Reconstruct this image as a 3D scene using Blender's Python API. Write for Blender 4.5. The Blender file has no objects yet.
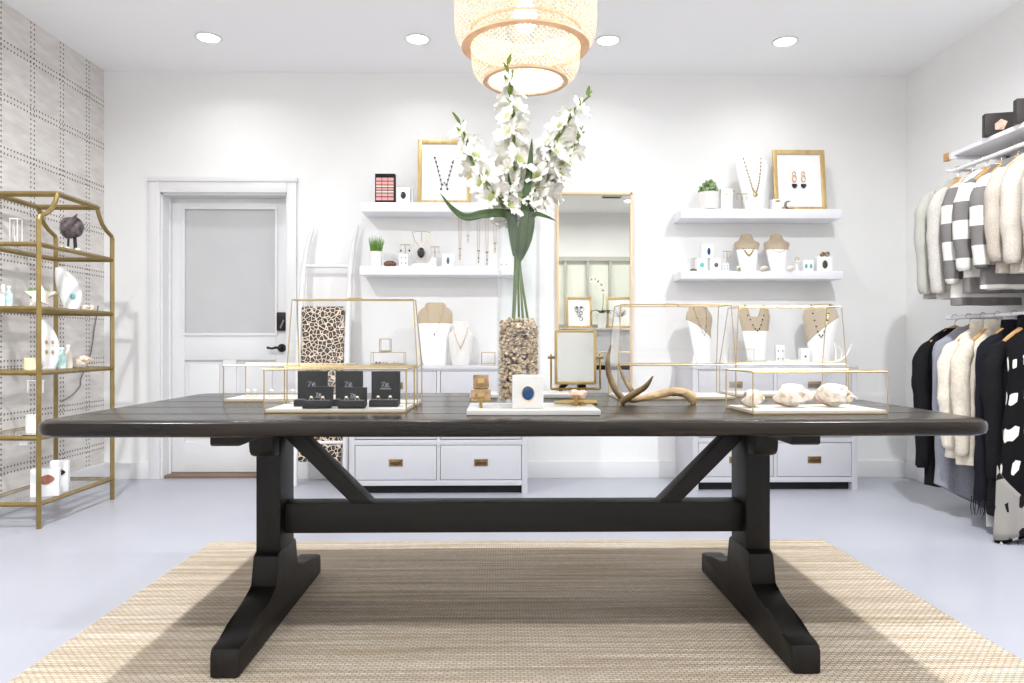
import bpy, bmesh, math, random
from mathutils import Vector, Matrix, noise, Euler
random.seed(7)
PI = math.pi
S = bpy.context.scene
COL = S.collection

# ---------------------------------------------------------------- camera
F = 735.0; H = 0.96; TH = 12.0 / 735.0; HOR = 344.0
cam_data = bpy.data.cameras.new('camera'); cam = bpy.data.objects.new('camera', cam_data); COL.objects.link(cam)
cam.location = (0, 0, H); cam.rotation_euler = (PI / 2, 0, -TH)
cam_data.sensor_fit = 'HORIZONTAL'; cam_data.sensor_width = 36; cam_data.lens = F / 1024 * 36
cam_data.shift_y = (HOR - 341.5) / 1024
cam_data.clip_start = 0.02
S.camera = cam
# ---------------------------------------------------------------- world / view
w = bpy.data.worlds.new('world'); S.world = w; w.use_nodes = True
w.node_tree.nodes['Background'].inputs[0].default_value = (1, 1, 1, 1)
w.node_tree.nodes['Background'].inputs[1].default_value = 0.4
S.view_settings.view_transform = 'Standard'; S.view_settings.look = 'None'
S.view_settings.gamma = 1; S.view_settings.use_curve_mapping = False
S.view_settings.exposure = 0.62
S.cycles.max_bounces = 24; S.cycles.diffuse_bounces = 7; S.cycles.glossy_bounces = 6
S.cycles.transparent_max_bounces = 40; S.cycles.sample_clamp_indirect = 4.0
P_BACK, P_MID, P_FRONT, P_PEND = 2.3, 44.0, 14.0, .75      # watts: downlights at the back wall, beside the table, by the camera; pendant
SP_BACK, SP_MID, SP_FRONT = 150, 165, 165            # beam spread, degrees

# ---------------------------------------------------------------- pixel helper (photo pixel at room depth Y -> point)
def at(px, py, Y):
    u = (px - 512) / F; v = (HOR - py) / F
    t = Y / (math.cos(TH) - u * math.sin(TH))
    return Vector((t * (math.sin(TH) + u * math.cos(TH)), Y, H + t * v))
def X(px, Y): return at(px, 344, Y).x
def Zy(py, Y): return at(500, py, Y).z

# ---------------------------------------------------------------- materials
def lin(c): return tuple(((x / 255) / 12.92 if x / 255 <= .04045 else ((x / 255 + .055) / 1.055) ** 2.4) for x in c)
def nodes(m): m.use_nodes = True; return m.node_tree.nodes, m.node_tree.links
MATS = {}
def mat(name, rgb, rough=.5, metal=0, rgb2=None, nscale=20, stretch=(1, 1, 1), bump=0, bscale=None, spec=.5, trans=0, sheen=0, detail=4):
    m = bpy.data.materials.new(name); n, l = nodes(m); p = n['Principled BSDF']
    p.inputs['Base Color'].default_value = (*lin(rgb), 1); p.inputs['Roughness'].default_value = rough
    p.inputs['Metallic'].default_value = metal; p.inputs['Specular IOR Level'].default_value = spec
    if sheen: p.inputs['Sheen Weight'].default_value = sheen
    if trans: p.inputs['Transmission Weight'].default_value = trans
    if rgb2 or bump:
        tc = n.new('ShaderNodeTexCoord'); mp = n.new('ShaderNodeMapping'); mp.inputs['Scale'].default_value = stretch
        l.new(tc.outputs['Object'], mp.inputs['Vector'])
        nz = n.new('ShaderNodeTexNoise'); nz.inputs['Scale'].default_value = nscale; nz.inputs['Detail'].default_value = detail
        l.new(mp.outputs[0], nz.inputs['Vector'])
        if rgb2:
            cr = n.new('ShaderNodeValToRGB'); cr.color_ramp.elements[0].color = (*lin(rgb), 1); cr.color_ramp.elements[1].color = (*lin(rgb2), 1)
            cr.color_ramp.elements[0].position = .35; cr.color_ramp.elements[1].position = .65
            l.new(nz.outputs[0], cr.inputs[0]); l.new(cr.outputs[0], p.inputs['Base Color'])
        if bump:
            b = n.new('ShaderNodeBump'); b.inputs['Strength'].default_value = bump; b.inputs['Distance'].default_value = .004
            n2 = nz
            if bscale:
                n2 = n.new('ShaderNodeTexNoise'); n2.inputs['Scale'].default_value = bscale; l.new(mp.outputs[0], n2.inputs['Vector'])
            l.new(n2.outputs[0], b.inputs['Height']); l.new(b.outputs[0], p.inputs['Normal'])
    MATS[name] = m; return m
def emat(name, rgb, s):
    m = bpy.data.materials.new(name); n, l = nodes(m); p = n['Principled BSDF']
    p.inputs['Base Color'].default_value = (*lin(rgb), 1)
    p.inputs['Emission Color'].default_value = (*lin(rgb), 1); p.inputs['Emission Strength'].default_value = s
    return m
def math_node(n, l, op, a, b=None, c=None):
    k = n.new('ShaderNodeMath'); k.operation = op
    for i, v in enumerate((a, b, c)):
        if v is None: continue
        if isinstance(v, (int, float)): k.inputs[i].default_value = v
        else: l.new(v, k.inputs[i])
    return k.outputs[0]
def thin_glass(name, rgb=(254, 254, 254), base=.03, edge=.55, power=4.0):
    m = bpy.data.materials.new(name); n, l = nodes(m); n.remove(n['Principled BSDF']); out = n['Material Output']
    lw = n.new('ShaderNodeLayerWeight'); lw.inputs[0].default_value = .5
    f = math_node(n, l, 'POWER', lw.outputs['Facing'], power); f = math_node(n, l, 'MULTIPLY_ADD', f, edge, base)
    t = n.new('ShaderNodeBsdfTransparent'); t.inputs[0].default_value = (*lin(rgb), 1)
    g = n.new('ShaderNodeBsdfGlossy'); g.inputs['Roughness'].default_value = .02; g.inputs[0].default_value = (1, 1, 1, 1)
    x = n.new('ShaderNodeMixShader'); l.new(f, x.inputs[0]); l.new(t.outputs[0], x.inputs[1]); l.new(g.outputs[0], x.inputs[2]); l.new(x.outputs[0], out.inputs[0])
    return m

M_WALL = mat('wall_paint', (236, 236, 235), .7, rgb2=(234, 234, 233), nscale=3, bump=.05, bscale=180)
M_CEIL = mat('ceiling_paint', (246, 246, 247), .8)
M_TRIM = mat('trim_paint', (224, 224, 225), .35, bump=.02, nscale=60)
M_FLOOR = mat('painted_concrete', (172, 174, 183), .32, rgb2=(167, 169, 179), nscale=1.5, bump=.04, bscale=40)
M_SHELF = mat('white_lacquer', (236, 236, 241), .3)
M_CAB = mat('white_cabinet_lacquer', (196, 196, 201), .32)
M_GAP = mat('plinth_black', (22, 22, 24), .7)
M_GOLD = mat('satin_gold', (196, 172, 118), .3, .85, rgb2=(180, 154, 98), nscale=9)
M_ETAG = mat('antique_gold', (152, 132, 82), .38, .6, rgb2=(136, 116, 68), nscale=14)
M_BRASS = mat('aged_brass', (168, 138, 88), .35, .85, rgb2=(120, 96, 60), nscale=50)
M_BRONZE = mat('dark_bronze', (42, 36, 34), .4, .6)
M_GFRAME = mat('gilded_frame', (208, 182, 128), .42, .4, rgb2=(186, 156, 100), nscale=35, stretch=(1, 1, .3))
M_WHITE = mat('white_card', (240, 240, 240), .55)
M_MATW = mat('white_linen', (212, 210, 207), .75, bump=.08, nscale=300)
M_LINEN = mat('beige_burlap', (186, 171, 148), .85, rgb2=(172, 155, 131), nscale=160, bump=.3)
M_BLACKBOX = mat('black_leatherette', (20, 20, 21), .6, bump=.15, nscale=400, spec=.25)
M_VELVET = mat('black_velvet', (24, 23, 24), .9, sheen=.3)
M_MARBLE = mat('white_marble', (202, 200, 197), .2, rgb2=(190, 187, 184), nscale=6, stretch=(1, 3, 1))
M_MIRROR = mat('mirror_silver', (202, 202, 196), .01, 1.0)
M_GLASS = thin_glass('clear_glass')
M_VASE = thin_glass('vase_glass', (252, 253, 253), .03, .5, 3.4)
M_FROST = mat('frosted_glass', (196, 197, 198), .38, rgb2=(190, 191, 193), nscale=2)
M_LEAF = mat('gladiolus_leaf', (52, 74, 36), .45, rgb2=(74, 98, 50), nscale=30, stretch=(1, 1, .1))
M_STEM = mat('stem_green', (92, 112, 62), .5)
M_BRACT = mat('bract_green', (116, 138, 62), .5, rgb2=(146, 166, 88), nscale=40)
M_THROAT = mat('throat_green', (214, 222, 160), .6)
M_GRASS = mat('grass_green', (92, 138, 52), .5, rgb2=(130, 172, 84), nscale=60)
M_POT = mat('pot_white', (240, 238, 235), .4, bump=.1, nscale=40)
M_SOIL = mat('soil', (60, 48, 38), .95)
M_SHELLW = mat('shell_white', (232, 226, 218), .4, rgb2=(222, 208, 188), nscale=12)
M_BONE = mat('antler_bone', (134, 106, 70), .5, rgb2=(186, 158, 118), nscale=14, stretch=(1, 1, 1), bump=.3, bscale=60)
M_ANTW = mat('antler_white', (242, 236, 222), .5)
M_AGATEB = mat('agate_brown', (88, 62, 44), .25, rgb2=(176, 138, 98), nscale=26)
M_AGATEP = mat('agate_pink', (190, 150, 130), .3, rgb2=(226, 200, 180), nscale=40)
M_BLUE = mat('agate_blue', (18, 50, 92), .2, rgb2=(40, 92, 134), nscale=30)
M_TEAL = mat('stone_teal', (70, 158, 160), .25, rgb2=(130, 200, 196), nscale=60)
M_BLKSTONE = mat('stone_black', (36, 30, 30), .2)
M_BRNSTONE = mat('stone_brown', (86, 56, 42), .25, rgb2=(120, 82, 60), nscale=60)
M_GRNSTONE = mat('stone_olive', (92, 98, 74), .3, rgb2=(50, 58, 46), nscale=60)
M_PURPLE = mat('geode_dark', (52, 44, 48), .3, rgb2=(110, 98, 100), nscale=40, bump=.6)
M_CANDLE = mat('candle_wax', (250, 246, 238), .5)
M_YEL = mat('candle_cream', (240, 224, 180), .5)
M_HANG = mat('hanger_wood', (194, 152, 98), .45, rgb2=(176, 132, 80), nscale=8, stretch=(1, 8, 8))
M_WIRE = mat('hook_steel', (200, 200, 202), .25, .9)
M_BULB = emat('bulb_glow', (255, 244, 226), 30)
M_LENS = emat('lamp_lens', (255, 252, 246), 14)
def strip_mat(name, rgb, k):
    m = bpy.data.materials.new(name); n, l = nodes(m); n.remove(n['Principled BSDF'])
    d = n.new('ShaderNodeBsdfDiffuse'); t = n.new('ShaderNodeBsdfTranslucent'); x = n.new('ShaderNodeMixShader'); x.inputs[0].default_value = k
    for q in (d, t): q.inputs[0].default_value = (*lin(rgb), 1)
    l.new(d.outputs[0], x.inputs[1]); l.new(t.outputs[0], x.inputs[2]); l.new(x.outputs[0], n['Material Output'].inputs[0]); return m
M_BAMBOO = strip_mat('bamboo_strip', (232, 214, 186), .07)
M_WEAVE = strip_mat('white_weave', (250, 249, 246), .65)
M_RIM = mat('bamboo_rim', (232, 196, 160), .5, rgb2=(222, 180, 142), nscale=20)
M_DARKBOX = mat('dark_book', (44, 36, 34), .5)
M_CABLE = mat('cable_grey', (120, 116, 112), .5)
M_PINK = mat('lipstick_pink', (224, 150, 148), .4, rgb2=(236, 176, 170), nscale=4)

def wood(name, c1, c2, rough, axis='X', bump=.12, spec=.5):
    m = bpy.data.materials.new(name); n, l = nodes(m); p = n['Principled BSDF']; p.inputs['Specular IOR Level'].default_value = spec
    tc = n.new('ShaderNodeTexCoord'); mp = n.new('ShaderNodeMapping')
    mp.inputs['Scale'].default_value = {'X': (1, 14, 14), 'Y': (14, 1, 14), 'Z': (14, 14, 1)}[axis]
    l.new(tc.outputs['Object'], mp.inputs[0])
    nz = n.new('ShaderNodeTexNoise'); nz.inputs['Scale'].default_value = 2.2; nz.inputs['Detail'].default_value = 7; nz.inputs['Distortion'].default_value = .6
    l.new(mp.outputs[0], nz.inputs['Vector'])
    cr = n.new('ShaderNodeValToRGB'); cr.color_ramp.elements[0].color = (*lin(c1), 1); cr.color_ramp.elements[1].color = (*lin(c2), 1)
    cr.color_ramp.elements[0].position = .35; cr.color_ramp.elements[1].position = .7
    l.new(nz.outputs[0], cr.inputs[0]); l.new(cr.outputs[0], p.inputs['Base Color'])
    mr = n.new('ShaderNodeMapRange'); mr.inputs[3].default_value = rough - .06; mr.inputs[4].default_value = rough + .1
    l.new(nz.outputs[0], mr.inputs[0]); l.new(mr.outputs[0], p.inputs['Roughness'])
    b = n.new('ShaderNodeBump'); b.inputs['Strength'].default_value = bump; b.inputs['Distance'].default_value = .003
    l.new(nz.outputs[0], b.inputs['Height']); l.new(b.outputs[0], p.inputs['Normal'])
    return m
M_TOP = wood('espresso_top', (20, 17, 15), (44, 37, 31), .2, 'X', bump=.06, spec=.28)
M_LEGW = wood('espresso_leg', (17, 14, 13), (24, 21, 19), .45, 'Z', spec=.3)
M_BEAM = wood('espresso_beam', (15, 13, 11), (25, 21, 18), .45, 'X', spec=.35)

def wallpaper():
    m = bpy.data.materials.new('studded_wallpaper'); n, l = nodes(m); p = n['Principled BSDF']; p.inputs['Roughness'].default_value = .6
    tc = n.new('ShaderNodeTexCoord'); sp = n.new('ShaderNodeSeparateXYZ'); l.new(tc.outputs['Object'], sp.inputs[0])
    d = .0165; q = .029
    def dots(a, b, A):
        u = math_node(n, l, 'ABSOLUTE', math_node(n, l, 'SUBTRACT', math_node(n, l, 'FLOORED_MODULO', a, A), A / 2))
        u = math_node(n, l, 'SUBTRACT', u, d)
        v = math_node(n, l, 'SUBTRACT', math_node(n, l, 'FLOORED_MODULO', b, q), q / 2)
        r = math_node(n, l, 'SQRT', math_node(n, l, 'ADD', math_node(n, l, 'MULTIPLY', u, u), math_node(n, l, 'MULTIPLY', v, v)))
        return math_node(n, l, 'LESS_THAN', r, .0064)
    y = math_node(n, l, 'ADD', sp.outputs[1], WP_Y); z = math_node(n, l, 'ADD', sp.outputs[2], WP_Z)
    msk = math_node(n, l, 'MAXIMUM', dots(y, z, .296), dots(z, y, .303))
    nz = n.new('ShaderNodeTexNoise'); nz.inputs['Scale'].default_value = 7; nz.inputs['Detail'].default_value = 6
    mp = n.new('ShaderNodeMapping'); mp.inputs['Scale'].default_value = (1, 1, 4); l.new(tc.outputs['Object'], mp.inputs[0]); l.new(mp.outputs[0], nz.inputs['Vector'])
    cr = n.new('ShaderNodeValToRGB'); cr.color_ramp.elements[0].color = (*lin((204, 199, 194)), 1); cr.color_ramp.elements[1].color = (*lin((224, 220, 216)), 1)
    cr.color_ramp.elements[0].position = .3; cr.color_ramp.elements[1].position = .7
    l.new(nz.outputs[0], cr.inputs[0])
    mx = n.new('ShaderNodeMix'); mx.data_type = 'RGBA'; l.new(msk, mx.inputs[0]); l.new(cr.outputs[0], mx.inputs[6]); mx.inputs[7].default_value = (*lin((104, 90, 82)), 1)
    l.new(mx.outputs[2], p.inputs['Base Color'])
    b = n.new('ShaderNodeBump'); b.inputs['Strength'].default_value = .4; b.inputs['Distance'].default_value = .003; l.new(msk, b.inputs['Height']); l.new(b.outputs[0], p.inputs['Normal'])
    return m
WP_Y = .148 - (4.472 % .296); WP_Z = .1515 - ((Zy(113, 4.54) - .025) % .303)
M_WALLP = wallpaper()

def jute():
    m = bpy.data.materials.new('woven_jute'); n, l = nodes(m); p = n['Principled BSDF']; p.inputs['Roughness'].default_value = .9; p.inputs['Specular IOR Level'].default_value = .15
    tc = n.new('ShaderNodeTexCoord')
    mp = n.new('ShaderNodeMapping'); mp.inputs['Scale'].default_value = (.5, 16, 1); l.new(tc.outputs['Object'], mp.inputs[0])
    nz = n.new('ShaderNodeTexNoise'); nz.inputs['Scale'].default_value = 2.5; nz.inputs['Detail'].default_value = 6; l.new(mp.outputs[0], nz.inputs['Vector'])
    cr = n.new('ShaderNodeValToRGB'); cr.color_ramp.elements[0].color = (*lin((190, 174, 152)), 1); cr.color_ramp.elements[1].color = (*lin((230, 220, 207)), 1)
    cr.color_ramp.elements[0].position = .35; cr.color_ramp.elements[1].position = .68; l.new(nz.outputs[0], cr.inputs[0])
    br = n.new('ShaderNodeTexBrick'); br.inputs['Scale'].default_value = 1; br.inputs['Brick Width'].default_value = .022; br.inputs['Row Height'].default_value = .0125
    br.inputs['Mortar Size'].default_value = .0026; br.inputs['Mortar Smooth'].default_value = 1; l.new(tc.outputs['Object'], br.inputs['Vector'])
    br.inputs['Color1'].default_value = (1, 1, 1, 1); br.inputs['Color2'].default_value = (.82, .79, .74, 1); br.inputs['Mortar'].default_value = (.36, .29, .19, 1)
    mx = n.new('ShaderNodeMix'); mx.data_type = 'RGBA'; mx.blend_type = 'MULTIPLY'; mx.inputs[0].default_value = .8
    l.new(cr.outputs[0], mx.inputs[6]); l.new(br.outputs['Color'], mx.inputs[7]); l.new(mx.outputs[2], p.inputs['Base Color'])
    b = n.new('ShaderNodeBump'); b.inputs['Strength'].default_value = .7; b.inputs['Distance'].default_value = .004; b.invert = True
    l.new(br.outputs['Fac'], b.inputs['Height']); l.new(b.outputs[0], p.inputs['Normal'])
    return m
M_JUTE = jute()

def leopard():
    m = bpy.data.materials.new('leopard_cloth'); n, l = nodes(m); p = n['Principled BSDF']; p.inputs['Roughness'].default_value = .9
    tc = n.new('ShaderNodeTexCoord'); v = n.new('ShaderNodeTexVoronoi'); v.inputs["Scale"].default_value = 34; l.new(tc.outputs['Object'], v.inputs['Vector'])
    v2 = n.new('ShaderNodeTexVoronoi'); v2.inputs['Scale'].default_value = 34; v2.feature = 'DISTANCE_TO_EDGE'; l.new(tc.outputs['Object'], v2.inputs['Vector'])
    cr = n.new('ShaderNodeValToRGB'); e = cr.color_ramp.elements
    e[0].position = 0; e[0].color = (*lin((226, 210, 190)), 1); e[1].position = .06; e[1].color = (*lin((226, 210, 190)), 1)
    a = cr.color_ramp.elements.new(.09); a.color = (*lin((44, 34, 30)), 1); a = cr.color_ramp.elements.new(.33); a.color = (*lin((52, 40, 34)), 1)
    a = cr.color_ramp.elements.new(.4); a.color = (*lin((166, 134, 104)), 1)
    l.new(v2.outputs[0], cr.inputs[0]); l.new(cr.outputs[0], p.inputs['Base Color']); return m
M_LEO = leopard()

def stripes(name, c1, c2, period, off, duty=.5):
    m = bpy.data.materials.new(name); n, l = nodes(m); p = n['Principled BSDF']; p.inputs['Roughness'].default_value = .95; p.inputs['Specular IOR Level'].default_value = .1
    tc = n.new('ShaderNodeTexCoord'); sp = n.new('ShaderNodeSeparateXYZ'); l.new(tc.outputs['Object'], sp.inputs[0])
    a = math_node(n, l, 'FLOORED_MODULO', math_node(n, l, 'ADD', sp.outputs[2], off), period); k = math_node(n, l, 'LESS_THAN', a, period * duty)
    mx = n.new('ShaderNodeMix'); mx.data_type = 'RGBA'; l.new(k, mx.inputs[0]); mx.inputs[6].default_value = (*lin(c1), 1); mx.inputs[7].default_value = (*lin(c2), 1)
    l.new(mx.outputs[2], p.inputs['Base Color'])
    nz = n.new('ShaderNodeTexNoise'); nz.inputs['Scale'].default_value = 260; l.new(tc.outputs['Object'], nz.inputs['Vector'])
    b = n.new('ShaderNodeBump'); b.inputs['Strength'].default_value = .3; b.inputs['Distance'].default_value = .003; l.new(nz.outputs[0], b.inputs['Height']); l.new(b.outputs[0], p.inputs['Normal'])
    return m
def ikat(name='ikat_weave', base=(22, 21, 23), mark=(226, 222, 214)):
    m = bpy.data.materials.new(name); n, l = nodes(m); p = n['Principled BSDF']; p.inputs['Roughness'].default_value = .95; p.inputs['Specular IOR Level'].default_value = .1
    tc = n.new('ShaderNodeTexCoord'); sp = n.new('ShaderNodeSeparateXYZ'); l.new(tc.outputs['Object'], sp.inputs[0])
    h = math_node(n, l, 'ADD', sp.outputs[0], math_node(n, l, 'MULTIPLY', sp.outputs[1], 1.0))
    zz = math_node(n, l, 'ADD', sp.outputs[2], math_node(n, l, 'MULTIPLY', sp.outputs[0], -.55))
    u = math_node(n, l, 'ABSOLUTE', math_node(n, l, 'SUBTRACT', math_node(n, l, 'FLOORED_MODULO', h, .042), .021))
    v = math_node(n, l, 'ABSOLUTE', math_node(n, l, 'SUBTRACT', math_node(n, l, 'FLOORED_MODULO', zz, .165), .0825))
    k = math_node(n, l, 'LESS_THAN', math_node(n, l, 'ADD', math_node(n, l, 'MULTIPLY', u, 1.2), v), .036)
    k = math_node(n, l, 'MULTIPLY', k, math_node(n, l, 'LESS_THAN', u, .0135))
    k = math_node(n, l, 'MULTIPLY', k, math_node(n, l, 'LESS_THAN', math_node(n, l, 'FLOORED_MODULO', math_node(n, l, 'ADD', h, .03), .21), .168))
    mx = n.new('ShaderNodeMix'); mx.data_type = 'RGBA'; l.new(k, mx.inputs[0]); mx.inputs[6].default_value = (*lin(base), 1); mx.inputs[7].default_value = (*lin(mark), 1)
    l.new(mx.outputs[2], p.inputs['Base Color']); return m
def knit(name, c1, c2, sc=120, bump=.5): return mat(name, c1, .95, rgb2=c2, nscale=sc, bump=bump, spec=.1)

# ---------------------------------------------------------------- mesh builder
class M:
    def __init__(s, o=(0, 0, 0)): s.bm = bmesh.new(); s.o = Vector(o)
    def bx(s, x0, x1, y0, y1, z0, z1, bev=0, seg=2, rot=None, piv=None):
        r = bmesh.ops.create_cube(s.bm, size=1); vs = r['verts']
        for v in vs: v.co = Vector(((x0 + x1) / 2 + v.co.x * (x1 - x0), (y0 + y1) / 2 + v.co.y * (y1 - y0), (z0 + z1) / 2 + v.co.z * (z1 - z0)))
        if bev:
            es = list({e for v in vs for e in v.link_edges})
            r = bmesh.ops.bevel(s.bm, geom=es, offset=bev, segments=seg, affect='EDGES', profile=.6)
            vs = list({v for f in r['faces'] for v in f.verts} | {v for v in vs if v.is_valid})
        if rot is not None:
            p = Vector(piv if piv else ((x0 + x1) / 2, (y0 + y1) / 2, (z0 + z1) / 2)); R = Euler(rot).to_matrix()
            for v in vs: v.co = p + R @ (v.co - p)
        return s
    def tube(s, pts, r, n=8, closed=False, caps=True, flat=1.0, up=None):
        P = [Vector(p) for p in pts]; N = len(P); R = r if isinstance(r, (list, tuple)) else [r] * N
        rings = []; prev = None
        for i in range(N):
            if closed: t = P[(i + 1) % N] - P[i - 1]
            else: t = P[min(i + 1, N - 1)] - P[max(i - 1, 0)]
            t.normalize()
            if prev is None:
                a = Vector(up) if up else (Vector((0, 0, 1)) if abs(t.z) < .9 else Vector((0, 1, 0)))
                a = (a - t * a.dot(t)).normalized()
            else: a = (prev - t * prev.dot(t)).normalized()
            prev = a; b = t.cross(a)
            rings.append([s.bm.verts.new(P[i] + (a * math.cos(2 * PI * k / n) * flat + b * math.sin(2 * PI * k / n)) * R[i]) for k in range(n)])
        for i in range(N if closed else N - 1):
            A, Bq = rings[i], rings[(i + 1) % N]
            for k in range(n): s.bm.faces.new((A[k], A[(k + 1) % n], Bq[(k + 1) % n], Bq[k]))
        if caps and not closed: s.bm.faces.new(rings[0][::-1]); s.bm.faces.new(rings[-1])
        return s
    def bar(s, a, b, wdt=.01): return s.tube([a, b], wdt * .7071, 4)
    def lathe(s, prof, c=(0, 0, 0), n=24, sx=1, sy=1, cap=True):
        rings = [[s.bm.verts.new((c[0] + r * sx * math.cos(2 * PI * k / n), c[1] + r * sy * math.sin(2 * PI * k / n), c[2] + z)) for k in range(n)] for r, z in prof]
        for A, Bq in zip(rings, rings[1:]):
            for k in range(n): s.bm.faces.new((A[k], A[(k + 1) % n], Bq[(k + 1) % n], Bq[k]))
        if cap:
            if prof[0][0] > 1e-5: s.bm.faces.new(rings[0][::-1])
            if prof[-1][0] > 1e-5: s.bm.faces.new(rings[-1])
        return s
    def prism(s, poly, axis, a0, a1, bev=0):
        def P(p, a): return {'X': (a, p[0], p[1]), 'Y': (p[0], a, p[1]), 'Z': (p[0], p[1], a)}[axis]
        A = [s.bm.verts.new(P(p, a0)) for p in poly]; Bq = [s.bm.verts.new(P(p, a1)) for p in poly]; n = len(poly)
        fs = [s.bm.faces.new(A[::-1]), s.bm.faces.new(Bq)] + [s.bm.faces.new((A[k], A[(k + 1) % n], Bq[(k + 1) % n], Bq[k])) for k in range(n)]
        if bev:
            es = list({e for f in fs[:2] for e in f.edges})
            bmesh.ops.bevel(s.bm, geom=es, offset=bev, segments=2, affect='EDGES', profile=.6)
        return s
    def ball(s, c, r, u=14, v=9, rot=None):
        rr = r if isinstance(r, (tuple, list)) else (r, r, r)
        vs = bmesh.ops.create_uvsphere(s.bm, u_segments=u, v_segments=v, radius=1)['verts']; R = Euler(rot).to_matrix() if rot else None
        for x in vs:
            q = Vector((x.co.x * rr[0], x.co.y * rr[1], x.co.z * rr[2]))
            if R: q = R @ q
            x.co = q + Vector(c)
        return s
    def grid(s, fn, nu, nv, wrap=False):
        V = [[s.bm.verts.new(fn(i / nu, j / nv)) for i in range(nu if wrap else nu + 1)] for j in range(nv + 1)]; m = len(V[0])
        for j in range(nv):
            for i in range(nu): s.bm.faces.new((V[j][i], V[j][(i + 1) % m], V[j + 1][(i + 1) % m], V[j + 1][i]))
        return V
    def quad(s, *p): s.bm.faces.new([s.bm.verts.new(q) for q in p]); return s
    def wrinkle(s, amp, freq, seed=0):
        s.bm.normal_update()
        for v in s.bm.verts: v.co += v.normal * amp * noise.noise(v.co * freq + Vector((seed * 3.1, seed * 1.7, 0)))
        return s
    def out(s, name, material, parent=None, sharp=38, flip=True, kind=None, label=None, solid=0):
        if flip: bmesh.ops.recalc_face_normals(s.bm, faces=s.bm.faces)
        for v in s.bm.verts: v.co -= s.o
        me = bpy.data.meshes.new(name); s.bm.to_mesh(me); s.bm.free()
        me.materials.append(material); me.shade_smooth(); me.set_sharp_from_angle(angle=math.radians(sharp))
        o = bpy.data.objects.new(name, me); COL.objects.link(o)
        if parent is not None: o.parent = parent
        else: o.location = s.o
        if kind: o['kind'] = kind
        if label: o['label'] = label
        if solid:
            md = o.modifiers.new('thickness', 'SOLIDIFY'); md.thickness = solid; md.offset = 0
        return o
def thing(name, label, cat, loc=(0, 0, 0), rz=0, group=None, rot=None):
    o = bpy.data.objects.new(name, None); COL.objects.link(o); o.location = loc
    o.rotation_euler = rot if rot else (0, 0, rz); o.empty_display_size = .05
    return tag(o, label, cat, group)
def tag(o, label, cat, group=None):
    o['label'] = label; o['category'] = cat
    if group: o['group'] = group
    return o
def struct(name, m, material, parent=None, sharp=38):
    return m.out(name, material, parent, sharp, kind=None if parent else 'structure')
def relabel(o, label): o['label'] = label; return o
def dup(root, loc=None, rz=None, label=None, scale=None):
    r = root.copy(); COL.objects.link(r)
    if loc is not None: r.location = loc
    if rz is not None: r.rotation_euler = (0, 0, rz)
    if label: r['label'] = label
    if scale: r.scale = (scale,) * 3
    for ch in root.children:
        if ch.type == 'LIGHT': continue
        c = ch.copy(); COL.objects.link(c); c.parent = r
        for g in ch.children:
            d = g.copy(); COL.objects.link(d); d.parent = c
    return r

# ================================================================ SETTING
YB = 5.27; XL = X(104, YB); XR = X(906, YB); ZC = 2.90; YR = -0.36
struct('floor', M().bx(XL - .1, XR + .1, YR - .1, YB + .1, -.1, 0), M_FLOOR)
struct('ceiling', M().bx(XL - .1, XR + .1, YR - .1, YB + .1, ZC, ZC + .1), M_CEIL)
DX0, DX1, DZ = X(161, YB), X(287.6, YB), Zy(194, YB)
mw = M(); mw.bx(XL - .1, DX0, YB, YB + .2, 0, ZC).bx(DX1, XR + .1, YB, YB + .2, 0, ZC).bx(DX0, DX1, YB, YB + .2, DZ, ZC)
struct('wall_back', mw, M_WALL)
struct('wall_left', M().bx(XL - .1, XL, YR, YB, 0, ZC), M_WALLP)
struct('wall_right', M().bx(XR, XR + .1, YR, YB, 0, ZC), M_WALL)
# rear wall with a window band (seen only in the tall mirror)
WX0, WX1, WZ0, WZ1 = .3, 2.3, 1.25, 2.19
mw = M(); mw.bx(XL - .1, WX0, YR - .15, YR, 0, ZC).bx(WX1, XR + .1, YR - .15, YR, 0, ZC).bx(WX0, WX1, YR - .15, YR, 0, WZ0).bx(WX0, WX1, YR - .15, YR, WZ1, ZC)
struct('wall_rear', mw, M_WALL)
mf = M(); mf.bx(WX0 - .04, WX1 + .04, YR, YR + .03, WZ1, WZ1 + .06).bx(WX0 - .04, WX1 + .04, YR, YR + .03, WZ0 - .05, WZ0)
for i in range(7):
    x = WX0 + (WX1 - WX0) * i / 6; mf.bx(x - .018, x + .018, YR - .06, YR + .02, WZ0, WZ1)
win = struct('window_1', mf, mat('window_frame_grey', (188, 186, 178), .5))
for i in range(6):
    x = WX0 + (WX1 - WX0) * i / 6; x1 = WX0 + (WX1 - WX0) * (i + 1) / 6
    M().bx(x + .018, x1 - .018, YR - .05, YR - .04, WZ0, WZ1).out('pane', mat('pane_shade', (236, 238, 228), .3) if i == 0 else MATS['pane_shade'], win)
# baseboards
def bb(m, x0, x1, y0, y1): m.bx(x0, x1, y0, y1, 0, .115, .004).bx(min(x0, x1), max(x0, x1), y0, y1, .0, .012)
CX0, CX1 = X(150, YB), X(297, YB)
m = M(); m.bx(XL, CX0, YB - .016, YB, 0, .12, .004).bx(CX1, XR, YB - .016, YB, 0, .12, .004); struct('baseboard_back', m, M_TRIM)
struct('baseboard_left', M().bx(XL, XL + .016, YR, YB, 0, .12, .004), M_TRIM)
struct('baseboard_right', M().bx(XR - .016, XR, YR, YB, 0, .12, .004), M_TRIM)
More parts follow.
